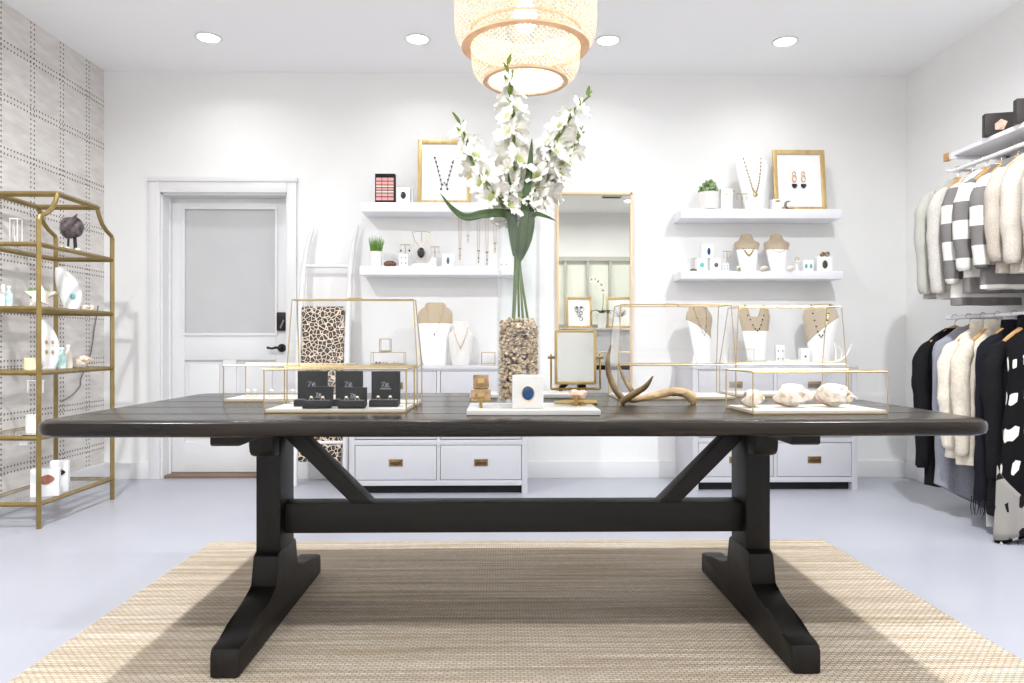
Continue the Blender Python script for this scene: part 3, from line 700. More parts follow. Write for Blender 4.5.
for i, (nm, lab, cat, y, L, mm, hem, slv, skew, col) in enumerate(lows):
    g = garment(nm, lab, cat, y, 1.115, L, mm, hem=hem, sleeve=slv, seed=i + 11, wr=.011, collar=col, tilt=random.uniform(-.1, .05), skew=skew, th=.05, sh_w=.185 if not slv else .165, grp='garments on the lower rail')
    hanger(y, 1.115, 'wooden hanger holding the ' + ['long black cardigan', 'slate grey shawl', 'cream cable knit sweater', 'ivory chunky knit sweater', 'black fringed shawl', 'long plain black coat', 'patterned poncho'][i], 0)
    if i == 4:
        m = M()
        for k in range(34):
            x = -.19 + .38 * k / 33
            for sgn in (-1, 1): m.tube([(x, sgn * .05, -L + .01), (x + random.uniform(-.006, .006), sgn * .052, -L - .05), (x + random.uniform(-.012, .012), sgn * .05, -L - .09)], [.003, .0025, .001], 4)
        m.out('fringe', fringe_m, g)
        m = M(); m.bx(-.19, -.15, -.075, -.073, -L - .12, -L - .05, .001); m.tube([(-.17, -.06, -L + .02), (-.17, -.074, -L - .05)], .001, 4); m.out('price_tag', M_WHITE, g)
    if i == 6:
        def f(u, v):
            a = PI * 1.02 + 1.5 * u
            return (-.02 + (.245 + .02 * v) * math.cos(a), (.07 + .010 * math.sin(9 * a)) * math.sin(a) - .004, -L + .02 + (1 - v) * (.36 - .3 * u) + .3 * (-.02 + .24 * math.cos(a)))
        m = M(); m.grid(f, 24, 8); m.wrinkle(.006, 9, 4); m.out('hem_band', ikat('ikat_grey_side', (150, 146, 141), (30, 29, 30)), g, flip=False, solid=.006)
        m = M()
        for k in range(30):
            a = 2 * PI * k / 30; b = Vector((-.02 + .265 * math.cos(a), .07 * math.sin(a), -L + .0 + .3 * (-.02 + .24 * math.cos(a)))); m.tube([b, b + Vector((random.uniform(-.01, .01), 0, -.05))], [.003, .001], 4)
        m.out('fringe', fringe_m, g)
# things on the rack shelf
for px0, px1, lab in ((985, 1010, 'dark boxed agate slice standing on the shelf above the sweaters'), (1013, 1040, 'dark box on the shelf above the sweaters, cut by the picture edge')):
    Yq = {985: 3.86, 1013: 3.62}[px0]; xx = 2.66
    b = thing('shadow_box', lab, 'display box', (xx, Yq, 2.07), -.25, 'dark boxes on the rack shelf')
    M().bx(-.075, .075, 0, .045, 0, .12, .003).out('box', M_DARKBOX, b)
    m = M(); m.prism([(-.028, .03), (.012, .028), (.03, .07), (.0, .085), (-.03, .06)], 'Y', -.004, .001, .001); m.out('agate_slice', M_AGATEP, b)
    M().bx(.06, .09, .05, .065, 0, .13).out('backing_card', M_WHITE, b)
# ================================================================ GLASS CASES ON THE TABLE
ZT = TZ + .0005
M_CASEW = mat('case_base_white', (200, 196, 190), .5)
M_CASEG = mat('case_brass', (190, 168, 124), .35, .7)
def case(name, label, loc, wd, dp, hl, tall=0, rz=0, grp=None):
    r = thing(name, label, 'display case', (loc[0], loc[1], ZT), rz, grp)
    M().bx(.003, wd - .003, .003, dp - .003, .004, .0105).out('base_panel', M_CASEW, r)
    t = .0032; m = M()
    m.bx(0, wd, 0, dp, 0, .0038)
    for x in (0, wd):
        for y in (0, dp): m.bar((x, y, .004), (x, y, hl), t)
    for z in (hl,):
        m.bar((0, 0, z), (wd, 0, z), t * 1.25).bar((0, dp, z), (wd, dp, z), t).bar((0, 0, z), (0, dp, z), t).bar((wd, 0, z), (wd, dp, z), t)
    g = M()
    g.quad((0, 0, .006), (wd, 0, .006), (wd, 0, hl), (0, 0, hl)).quad((0, dp, .006), (wd, dp, .006), (wd, dp, hl), (0, dp, hl))
    g.quad((0, 0, .006), (0, dp, .006), (0, dp, hl), (0, 0, hl)).quad((wd, 0, .006), (wd, dp, .006), (wd, dp, hl), (wd, 0, hl))
    if tall:
        a0, a1, e = .012, dp - .075, .014; c = [(e, a0, tall), (wd - e, a0, tall), (wd - e, a1, tall), (e, a1, tall)]; b = [(0, 0, hl), (wd, 0, hl), (wd, dp, hl), (0, dp, hl)]
        for i in range(4): m.bar(b[i], c[i], t * .9).bar(c[i], c[(i + 1) % 4], t * .9); g.quad(b[i], b[(i + 1) % 4], c[(i + 1) % 4], c[i])
        g.quad(*c)
        m.tube([(wd * .5 - .03, (a0 + a1) / 2, tall), (wd * .5 - .02, (a0 + a1) / 2, tall + .006), (wd * .5 + .02, (a0 + a1) / 2, tall + .006), (wd * .5 + .03, (a0 + a1) / 2, tall)], .003, 6)
    else: g.quad((0, 0, hl), (wd, 0, hl), (wd, dp, hl), (0, dp, hl))
    m.out('frame', M_CASEG, r); g.out('glass_panes', M_GLASS, r, flip=False)
    return r
CE = case('glass_case', 'low brass-edged glass case holding the black ring boxes', (X(264, 2.28), 2.28), .438, .215, .134, grp='low glass cases on the table')
CD = case('glass_case', 'low brass-edged glass case nearly empty, standing behind the ring-box case near the door end', (X(223.5, 2.72), 2.72), .44, .235, .134, grp='low glass cases on the table')
CF = case('glass_case', 'low brass-edged glass case holding three conch shells', (X(753, 2.2), 2.2), .42, .23, .128, rz=.045, grp='low glass cases on the table')
CA = case('glass_case', 'tall sloped glass case behind the black ring boxes', (X(287, 2.53), 2.53), .445, .15, .134, .366, grp='tall sloped glass cases on the table')
CB = case('glass_case', 'tall sloped glass case standing behind the antler', (X(618, 2.80), 2.80), .452, .25, .132, .364, grp='tall sloped glass cases on the table')
CC = case('glass_case', 'tall sloped glass case behind the three conch shells', (X(736, 2.94), 2.94), .447, .22, .13, .364, grp='tall sloped glass cases on the table')

M_LOGO = mat('logo_print', (214, 214, 216), .5)
M_STONEW = mat('gem_white', (238, 236, 230), .15)
def ring_box(label, px0, px1, pyt, Y, big=True, n_rings=2, gold=False):
    x0, x1 = X(px0, Y), X(px1, Y); wd = x1 - x0; z0 = ZT + .011; ht = Zy(pyt, Y) - z0
    r = thing('ring_box', label, 'ring box', ((x0 + x1) / 2, Y, z0), 0, 'black ring boxes in the glass case')
    h = wd / 2; bd = .042 if big else .034; bh = .021 if big else .024
    M().bx(-h, h, -bd, .004, 0, bh, .002).out('box_base', M_BLACKBOX, r)
    M().bx(-h + .005, h - .005, -bd + .005, -.004, bh - .001, bh + .0015, .001).out('ring_cushion', M_VELVET, r)
    l = M().bx(-h, h, .005, .024, .004, ht, .002).out('box_lid', M_BLACKBOX, r)
    s = 1.0 if big else .65; cz = ht * .6; m = M()
    st = [[(-.014, .009), (-.002, .010), (-.013, -.006), (-.001, -.006)], [(.001, -.001), (.009, .001), (.009, .006), (.004, .007), (.001, .001), (.002, -.005), (.008, -.006), (.012, -.003)]]
    for k in st: m.tube([(a * s, .0046, cz + b * s) for a, b in k], .0007, 5)
    m.bx(-.018 * s, .018 * s, .0042, .0048, cz - .0125 * s, cz - .0112 * s)
    m.out('logo', M_LOGO, l)
    for i in range(n_rings):
        cx = (i - (n_rings - 1) / 2) * wd * .42; R = .006; cy = -bd * .55
        m = M().tube([(cx + R * math.cos(a), cy, bh + .003 + R * math.sin(a)) for a in [2 * PI * k / 18 for k in range(18)]], .0013, 6, closed=True); g = m.out('ring', M_GOLD, r)
        M().ball((cx, cy, bh + .003 + R + .002), (.005, .004, .0035), 10, 7).out('gemstone', M_STONEW, g)
ring_box('black ring box with tall lid, at the door end of the front glass case', 297, 326.5, 371, 2.42, True, 1)
ring_box('black ring box with tall lid, in the middle of the front glass case', 335, 362, 371, 2.42, True, 1)
ring_box('black ring box with tall lid, closest to the vase in the front glass case', 371, 399.5, 371.5, 2.40, True, 2)
ring_box('small low black ring box in front of the tall one at the door end', 305, 332, 386.5, 2.33, False, 2)
ring_box('small low black ring box between the middle tall box and the one near the vase', 340, 366, 387.5, 2.33, False, 2)
# few pieces of jewellery in the back low case
for i, px in enumerate((246, 253, 270, 283, 291)):
    c = at(px, 395, 2.8); x = c.x
    r = thing('ring', 'gold ring with pale stone in the nearly empty case, ' + ['closest to its brass corner post', 'second from its brass corner', 'third from its brass corner', 'fourth from its brass corner', 'fifth from its brass corner'][i], 'ring', (x, 2.82, ZT + .011), group='rings in the back glass case')
    M().tube([(.011 * math.cos(a), 0, .011 + .011 * math.sin(a)) for a in [2 * PI * k / 16 for k in range(16)]], .0014, 6, closed=True).out('band', M_GOLD, r)
    M().ball((0, 0, .0245), (.007, .005, .005), 10, 7).out('stone', M_STONEW, r)

# conch shells
def shell_bm(a=1.0, turns=3.0, b=2.6, c=.12, knob=.0, nu=22, nv=64):
    m = M()
    def f(u, v):
        U = 2 * PI * u; V = 2 * PI * v; t = (1 - v); k = 1 + knob * max(0, math.cos(V * turns * 7)) * max(0, math.sin(U + .6)) ** 3
        rr = a * t * (1 + math.cos(U) * k) + c
        return (rr * math.cos(turns * V), rr * math.sin(turns * V), b * v + a * math.sin(U) * t * (1.6 if math.sin(U) < 0 else .9) * k)
    m.grid(f, nu, nv, wrap=True); return m
def shellmat():
    m = bpy.data.materials.new('conch_shell'); n, l = nodes(m); p = n['Principled BSDF']; p.inputs['Roughness'].default_value = .4
    tc = n.new('ShaderNodeTexCoord'); nz = n.new('ShaderNodeTexNoise'); nz.inputs['Scale'].default_value = 34; nz.inputs['Detail'].default_value = 3; l.new(tc.outputs['Object'], nz.inputs['Vector'])
    cr = n.new('ShaderNodeValToRGB'); e = cr.color_ramp.elements; e[0].position = .34; e[0].color = (*lin((186, 152, 114)), 1); e[1].position = .5; e[1].color = (*lin((222, 214, 202)), 1)
    l.new(nz.outputs[0], cr.inputs[0]); l.new(cr.outputs[0], p.inputs['Base Color']); return m
M_CONCH = shellmat()
def shell(name, label, loc, size, rot, material=None, knob=.35, grp=None, lip=True):
    r = thing(name, label, 'shell', loc, 0, grp)
    s = size / 7.0; m = shell_bm(1, 3, 2.7, .1, knob)
    for v in m.bm.verts: v.co.z *= 1.75; v.co.y *= -1
    R = Euler(rot).to_matrix()
    for v in m.bm.verts: v.co = R @ (v.co * s)
    zm = min(v.co.z for v in m.bm.verts)
    for v in m.bm.verts: v.co.z -= zm
    m.out('shell_body', material or (M_CONCH if lip else M_SHELLW), r)
    if lip:
        m = M(); pts = []
        for k in range(9):
            U = -2.2 + 3.2 * k / 8; rr = 1 * (1 + math.cos(U)) * 1.02 + .1
            pts.append(R @ (Vector((rr, -.05, 1.75 * math.sin(U) * (1.6 if math.sin(U) < 0 else .9))) * s) - Vector((0, 0, zm)))
        m.tube(pts, [s * q for q in (.05, .12, .16, .18, .18, .18, .16, .12, .05)], 8); m.out('shell_lip', M_SHELLTAN, r)
    return r
M_SHELLTAN = mat('shell_tan', (176, 138, 96), .45, rgb2=(160, 122, 84), nscale=60)
zs_ = ZT + .0108
shell('conch_shell', 'conch shell with tan lip beside the brass corner of the front shell case', (X(747, 2.36), 2.33, zs_), .10, (.5, 1.7, .95), grp='conch shells in the glass case')
shell('conch_shell', 'white conch with a broad tan band, middle of the three in the shell case', (X(787, 2.36), 2.34, zs_), .132, (.55, 1.72, .45), grp='conch shells in the glass case')
shell('conch_shell', 'rounded white conch at the clothes-rail end of the shell case', (X(829, 2.37), 2.35, zs_), .132, (.5, 1.75, -.45), grp='conch shells in the glass case')

# ================================================================ CENTRE OF THE TABLE
def tray(label, x0, x1, y0, y1):
    m = M(((x0 + x1) / 2, (y0 + y1) / 2, ZT)); m.bx(x0, x1, y0, y1, ZT, ZT + .016, .003)
    return tag(m.out('marble_tray', M_MARBLE), label, 'tray', 'white marble trays on the table')
tray('white marble tray under the glass vase and the blue agate box', X(466.5, 2.185), X(601, 2.185), 2.185, 2.46)
tray('white marble tray farther back, partly hidden behind the vase', X(470, 2.9), X(573.5, 2.9), 2.88, 3.06)
ZTR = ZT + .0165
VX, VY, VR = X(518.5, 2.36), 2.36, .0695
ZV1 = Zy(214, 2.36)
va = thing('glass_vase', 'tall clear glass cylinder vase half filled with stone chips', 'vase', (VX, VY, ZTR))
h = ZV1 - ZTR
M().lathe([(.001, .0), (VR - .003, 0), (VR, .004), (VR, h - .002), (VR - .002, h), (VR - .004, h - .002), (VR - .004, .014), (.001, .012)], n=48, cap=False).out('cylinder', M_VASE, va)
FH = Zy(318, 2.3) - ZTR
m = M((VX, VY, ZTR))
rnd = random.Random(3)
for i in range(850):
    a = rnd.uniform(0, 2 * PI); z = rnd.uniform(.02, FH - .004)
    q = rnd.random(); rr = .0545 * (1 if q < .75 else math.sqrt(rnd.random()))
    if z > FH - .02: rr = .055 * math.sqrt(rnd.random())
    vs = bmesh.ops.create_icosphere(m.bm, subdivisions=1, radius=1)['verts']
    s = Vector((rnd.uniform(.009, .017), rnd.uniform(.006, .011), rnd.uniform(.0045, .009))); R = Euler((rnd.uniform(-.7, .7), rnd.uniform(-.7, .7), rnd.uniform(0, 6.3))).to_matrix()
    c = Vector((VX + rr * math.cos(a), VY + rr * math.sin(a), ZTR + z))
    for v_ in vs:
        q_ = v_.co * rnd.uniform(.7, 1.15); v_.co = R @ Vector((q_.x * s.x, q_.y * s.y, q_.z * s.z)) + c
        d = Vector((v_.co.x - VX, v_.co.y - VY)); 
        if d.length > VR - .0055: d *= (VR - .0055) / d.length; v_.co.x = VX + d.x; v_.co.y = VY + d.y
def chipmat():
    m = bpy.data.materials.new('stone_chip'); n, l = nodes(m); p = n['Principled BSDF']; p.inputs['Roughness'].default_value = .8
    g = n.new('ShaderNodeNewGeometry'); cr = n.new('ShaderNodeValToRGB'); e = cr.color_ramp.elements
    e[0].color = (*lin((128, 106, 82)), 1); e[1].color = (*lin((222, 206, 182)), 1); k = e.new(.5); k.color = (*lin((182, 158, 130)), 1)
    l.new(g.outputs['Random Per Island'], cr.inputs[0]); l.new(cr.outputs[0], p.inputs['Base Color']); return m
tag(m.out('stone_chips', chipmat(), sharp=10, kind='stuff'), 'grey and tan stone chips filling the lower half of the vase', 'stones')

# gladioli
def petal_mesh():
    m = M()
    for k in range(6):
        a0 = 2 * PI * k / 6 + (.0 if k % 2 else .1); big = 1.0 if k % 2 else .88
        def f(u, v, a0=a0, big=big, k=k):
            s = u * 2 - 1; r = .006 + .044 * big * v ** 1.15; z = .052 * v ** .8 - .016 * max(0, v - .55) * 2.2
            wd = (.3 + .62 * math.sin(PI * min(1, v * .86 + .05))) * (1 - .75 * max(0, v - .8) / .2 * abs(s) ** 2 * .5)
            a = a0 + s * wd * .62; rr = r * (1 - .10 * s * s * v) + .003 * math.sin(s * 6 + k) * v; zz = z + .004 * math.sin(s * 7 + k * 2) * v - .006 * s * s * v
            return (rr * math.cos(a), rr * math.sin(a), zz)
        m.grid(f, 6, 7)
    return m
M_PETAL = mat('petal_white', (242, 240, 235), .5, rgb2=(236, 232, 222), nscale=14); 
_p = M_PETAL.node_tree.nodes['Principled BSDF']; _p.inputs['Subsurface Weight'].default_value = 0
BLOS = None
def leafblade(pts, wmax, name, parent, material, fold=.25, up=(0, -1, 0), o=(0, 0, 0), tip0=.25):
    P = [Vector(p) - Vector(o) for p in pts]
    # catmull resample
    Q = []
    for i in range(len(P) - 1):
        a, b, c, d = P[max(0, i - 1)], P[i], P[i + 1], P[min(len(P) - 1, i + 2)]
        for k in range(6):
            t = k / 6; Q.append(.5 * ((2 * b) + (c - a) * t + (2 * a - 5 * b + 4 * c - d) * t * t + (3 * b - a - 3 * c + d) * t ** 3))
    Q.append(P[-1]); n = len(Q) - 1
    m = M()
    def f(u, v):
        i = min(n, int(round(v * n))); t = (Q[min(n, i + 1)] - Q[max(0, i - 1)]).normalized()
        sd = t.cross(Vector(up)).normalized(); nn = sd.cross(t); wv = wmax * (tip0 + (1 - tip0) * math.sin(PI * min(.5, v * 1.2))) * (1 - max(0, (v - .45) / .55) ** 1.8 * .97); s = u * 2 - 1
        return Q[i] + sd * s * wv + nn * abs(s) * wv * fold
    m.grid(f, 4, n); return m.out(name, material, parent, flip=False, solid=.0012)
def spline(P, n=10):
    P = [Vector(p) for p in P]; Q = []
    for i in range(len(P) - 1):
        a, b, c, d = P[max(0, i - 1)], P[i], P[i + 1], P[min(len(P) - 1, i + 2)]
        for k in range(n):
            t = k / n; Q.append(.5 * ((2 * b) + (c - a) * t + (2 * a - 5 * b + 4 * c - d) * t * t + (3 * b - a - 3 * c + d) * t ** 3))
    Q.append(P[-1]); return Q
BRC = None
def gladiolus(label, pxs, f0, seed, step=.032, side=1, leaves=()):
    """pxs: (photo x, photo y, depth) down the stalk; blossoms from fraction f0 up"""
    global BLOS, BRC
    rn = random.Random(seed); base = at(*pxs[0])
    r = thing('gladiolus', label, 'flower', base, 0, 'gladioli in the vase')
    Q = [q - base for q in spline([at(*p) for p in pxs])]
    n = len(Q); L = [0]
    for a, b in zip(Q, Q[1:]): L.append(L[-1] + (b - a).length)
    T = L[-1]
    M().tube(Q, [.0042 * (1 - .6 * l / T) for l in L], 7).out('stem', M_STEM, r)
    def pos(d):
        for i in range(n - 1):
            if L[i + 1] >= d: f = (d - L[i]) / (L[i + 1] - L[i]); return Q[i].lerp(Q[i + 1], f), (Q[i + 1] - Q[i]).normalized()
        return Q[-1], (Q[-1] - Q[-2]).normalized()
    d = f0 * T; k = 0
    while d < T - .004:
        p, t = pos(d); f = (d / T - f0) / (1 - f0); sgn = 1 if k % 2 else -1
        out_ = Vector((sgn * rn.uniform(.5, .95), rn.uniform(-1.0, -.35) if k % 3 else rn.uniform(.2, .8), rn.uniform(.0, .45))).normalized()
        bdir = (out_ + t * .35).normalized()
        if f < .84:
            sz = (1.12 - .42 * max(0, f - .3) / .7) * rn.uniform(.88, 1.12)
            if BLOS is None:
                b = petal_mesh().out('blossom', M_PETAL, r, flip=False, sharp=180); BLOS = b
                th_ = M().lathe([(.002, -.012), (.0055, .0), (.009, .012), (.013, .022)], n=10, cap=False); th_ = th_.out('throat', M_THROAT, b, flip=False)
                for q in range(3): pass
            else:
                b = BLOS.copy(); COL.objects.link(b); b.parent = r
                for ch in BLOS.children: c = ch.copy(); COL.objects.link(c); c.parent = b
            b.location = p + out_ * .007; b.rotation_mode = 'QUATERNION'; b.rotation_quaternion = bdir.to_track_quat('Z', 'Y'); b.scale = (sz,) * 3
        # bract
        if BRC is None:
            m = M()
            def f_(u, v): s = u * 2 - 1; wv = .0105 * math.sin(PI * (.12 + .88 * v) ** .8) ; return (s * wv, .006 * (1 - s * s) + .012 * v * (1 - v), .045 * v)
            m.grid(f_, 4, 8); bb_ = m.out('bract', M_BRACT, r, flip=False, solid=.001); BRC = bb_
        else: bb_ = BRC.copy(); COL.objects.link(bb_); bb_.parent = r
        bo = Vector((-sgn * .35 if f < .8 else sgn * .3, -.8, 0)).normalized()
        bb_.location = p + bo * .004; bb_.rotation_mode = 'QUATERNION'; bb_.rotation_quaternion = (t * 1.0 + bo * .45 + Vector((sgn * .35, 0, 0))).normalized().to_track_quat('Z', 'Y'); bb_.scale = ((.75 if f > .85 else .9) * rn.uniform(.85, 1.1),) * 3
        d += step * (1.0 - .3 * f) * rn.uniform(.9, 1.1); k += 1
    for pts, wv in leaves: leafblade([at(*p) for p in pts], wv, 'leaf', r, M_LEAF, o=base)
    return r
Yv = 2.36
gladiolus('white gladiolus stalk arching over the framed beaded necklace, with a long drooping leaf', [(514, 321, 2.35), (517, 262, 2.36), (514, 225, 2.35), (503, 206, 2.33), (484, 182, 2.31), (469, 152, 2.3), (459, 120, 2.29)], .5, 1,
          leaves=[([(518, 256, 2.36), (515, 228, 2.34), (505, 214, 2.32), (484, 214, 2.28), (466, 217, 2.26), (452, 208, 2.25), (440, 193, 2.24)], .0135), ([(514, 256, 2.34), (512, 230, 2.34), (509, 205, 2.33), (503, 190, 2.32)], .013)])
gladiolus('tallest white gladiolus stalk standing straight up in front of the pendant lamp', [(513, 321, 2.38), (515, 262, 2.38), (515, 225, 2.37), (515, 190, 2.36), (514, 140, 2.35), (511, 95, 2.34), (507, 60, 2.33)], .42, 2,
          leaves=[([(517, 258, 2.36), (514, 232, 2.35), (512, 205, 2.35), (508, 172, 2.34)], .0135)])
gladiolus('white gladiolus stalk leaning out farthest toward the tall wall mirror', [(523, 321, 2.36), (520, 262, 2.37), (523, 225, 2.37), (532, 200, 2.37), (548, 160, 2.37), (566, 125, 2.36), (592, 91, 2.36)], .42, 3,
          leaves=[([(520, 262, 2.35), (523, 235, 2.34), (526, 200, 2.33), (530, 165, 2.33), (532, 138, 2.33)], .0135), ([(519, 258, 2.36), (528, 232, 2.34), (534, 215, 2.32), (545, 216, 2.29), (556, 221, 2.26)], .008)])
gladiolus('lower white gladiolus stalk below the one leaning toward the tall wall mirror', [(528, 321, 2.37), (520, 262, 2.38), (524, 228, 2.39), (535, 205, 2.4), (553, 180, 2.41), (570, 155, 2.41), (583, 126, 2.41)], .5, 4,
          leaves=[([(521, 260, 2.36), (528, 238, 2.35), (531, 215, 2.35), (530, 196, 2.35)], .014)])
gladiolus('short white gladiolus stalk at the heart of the bouquet', [(519, 321, 2.39), (518, 262, 2.39), (519, 225, 2.4), (523, 200, 2.4), (526, 175, 2.41), (527, 150, 2.41)], .58, 5)

# white box with the blue agate
def stone_box(name, label, px0, px1, pyt, Y, z0, stone, sxy, depth=.05, grp=None, cx=0, cz=.5, cat='display box', boxm=None, rz=0):
    x0, x1 = X(px0, Y), X(px1, Y); wd = x1 - x0; ht = Zy(pyt, Y) - z0
    r = thing(name, label, cat, ((x0 + x1) / 2, Y, z0), rz, grp)
    M().bx(-wd / 2, wd / 2, 0, depth, 0, ht, .0015).out('box', boxm or M_MATW, r)
    if stone: M().ball((cx * wd, -.0005, ht * cz), (sxy[0] * wd, .004, sxy[1] * wd), 18, 10).out('stone', stone, r)
    return r
ab = stone_box('gemstone_box', 'white linen box with a blue oval agate, leaning on the vase', 512.5, 543.5, 375.5, 2.235, ZTR, M_BLUE, (.19, .235), .05, cz=.47)
m = M(); wd_ = (X(543.5, 2.235) - X(512.5, 2.235))
m.tube([(wd_ * .196 * math.cos(a), -.0012, .0455 + wd_ * .242 * math.sin(a)) for a in [2 * PI * k / 28 for k in range(28)]], .0012, 6, closed=True); m.out('stone_rim', M_GOLD, ab)

# brown agate pieces on gold clip stands
def agate_stand(label, px, Y, z0, rows, stone_m):
    c = X(px, Y); r = thing('agate_stand', label, 'ornament', (c, Y, z0))
    m = M(); m.bx(-.006, .006, -.012, .016, 0, .004).bar((0, -.01, 0), (0, -.01, .03), .007)
    for (w_, h_, zc, mm) in rows:
        m.bx(-.01, .01, -.013, -.009, zc - h_ * .2, zc + h_ * .2).bar((-w_ * .5, -.011, zc - h_ * .55), (w_ * .5, -.011, zc - h_ * .55), .004)
    zt = rows[-1][2]; m.bar((0, -.004, 0), (0, -.004, zt), .005); m.out('gold_stand', M_GOLD, r)
    for (w_, h_, zc, mm) in rows:
        s = M().bx(-w_ / 2, w_ / 2, -.009, .02, zc - h_ / 2, zc + h_ / 2, .003); s.wrinkle(.003, 60, zc); s.out('agate_slab', mm, r)
agate_stand('brown agate slabs stacked on a gold stand beside the stone-filled vase', 481, 2.27, ZTR, [(.062, .03, .04, mat('agate_tan', (196, 160, 116), .3, rgb2=(136, 104, 76), nscale=50)), (.048, .036, .083, M_AGATEB)], None)
r = thing('stone_stand', 'small pink stone resting on gold bars at the mirror end of the marble tray', 'ornament', (X(577, 2.36), 2.36, ZTR))
m = M(); m.bar((-.075, -.02, .009), (.062, -.02, .009), .007).bar((-.05, .03, .009), (.068, .03, .009), .007).bar((-.006, -.028, 0), (-.006, -.028, .032), .009).bar((.012, -.026, .0), (.012, -.026, .012), .01).bar((-.006, -.028, .03), (-.006, .02, .03), .005).bx(-.02, .03, -.02, .03, .0, .012); m.out('gold_bars', M_GOLD, r)
m = M(); m.ball((.004, .004, .033), (.03, .02, .017), 12, 8); m.wrinkle(.009, 50, 3); m.out('stone', M_AGATEP, r)

# swivel vanity mirror
Yq = 2.62; r = thing('vanity_mirror', 'small swivelling table mirror with a gold frame beside the antler', 'mirror', (X(575.5, Yq), Yq, ZT))
fw = (X(596.5, Yq) - X(555, Yq)) / 2; z0, z1 = Zy(384.5, Yq) - ZT, Zy(330, Yq) - ZT; ua = (X(600.5, Yq) - X(551.5, Yq)) / 2; zp = Zy(357.5, Yq) - ZT; zb2 = Zy(389, Yq) - ZT
m = M(); b_ = .009
m.bx(-fw, -fw + b_, -.008, .008, z0, z1, .002).bx(fw - b_, fw, -.008, .008, z0, z1, .002).bx(-fw + b_, fw - b_, -.008, .008, z0, z0 + b_ * 1.3, .002).bx(-fw + b_, fw - b_, -.008, .008, z1 - b_, z1, .002); fr = m.out('mirror_frame', M_GOLD, r)
M().bx(-fw + .006, fw - .006, -.003, .004, z0 + .006, z1 - .006).out('mirror_glass', M_MIRROR, fr)
m = M(); m.bar((-ua, 0, zp + .012), (-ua, 0, zb2), .005).bar((ua, 0, zp + .012), (ua, 0, zb2), .005).bar((-ua, 0, zb2), (ua, 0, zb2), .006).bar((0, 0, zb2), (0, 0, .006), .01); m.bx(-.075, .075, -.04, .04, 0, .007, .002); m.out('stand', M_GOLD, r)
m = M(); m.tube([(-ua - .012, 0, zp), (-fw, 0, zp)], .0045, 10).tube([(fw, 0, zp), (ua + .012, 0, zp)], .0045, 10); m.out('pivot_knobs', M_BRASS, r)

# shed antler
Ya = 2.62
a0 = at(624, 402, Ya); r = thing('deer_antler', 'shed deer antler with curved tines lying on the table', 'antler', (a0.x, Ya, ZT))
def ap(px, py, Y): return at(px, py, Y) - Vector((a0.x, Ya, ZT))
def rods(m, P, R):
    Q = spline(P, 6); n = len(Q) - 1; rr = []
    for i in range(len(Q)):
        t = i / n * (len(R) - 1); k = min(int(t), len(R) - 2); rr.append(R[k] + (R[k + 1] - R[k]) * (t - k))
    m.tube(Q, rr, 10)
m = M(); rods(m, [ap(624, 400, 2.61), ap(640, 398.5, 2.6), ap(658, 395, 2.6), ap(675, 391.5, 2.6), ap(687, 394, 2.6), ap(693, 399, 2.6)], [.010, .0125, .0135, .0165, .017, .019]); m.wrinkle(.0035, 70, 1); bm_ = m.out('main_beam', M_BONE, r)
m = M(); m.ball(ap(693, 400, 2.6), (.012, .018, .019), 12, 8); m.wrinkle(.006, 80, 5); m.out('burr', M_BONE, r)
m = M(); rods(m, [ap(624, 400, 2.61), ap(615, 389, 2.62), ap(608.5, 372, 2.63), ap(608, 357, 2.64), ap(611, 345, 2.65)], [.012, .0115, .0105, .008, .002]); m.out('tine', mat('antler_tine', (88, 70, 44), .45, rgb2=(134, 110, 74), nscale=20), r)
m = M(); rods(m, [ap(638, 397, 2.63), ap(630, 388, 2.68), ap(623, 376, 2.72), ap(618.5, 364, 2.74)], [.009, .009, .007, .002]); m.out('tine', MATS['antler_tine'], r)
m = M(); rods(m, [ap(622, 402, 2.6), ap(632, 395, 2.57), ap(645, 387, 2.53), ap(653, 376, 2.5)], [.012, .0125, .010, .002]); m.out('tine', MATS['antler_tine'], r)

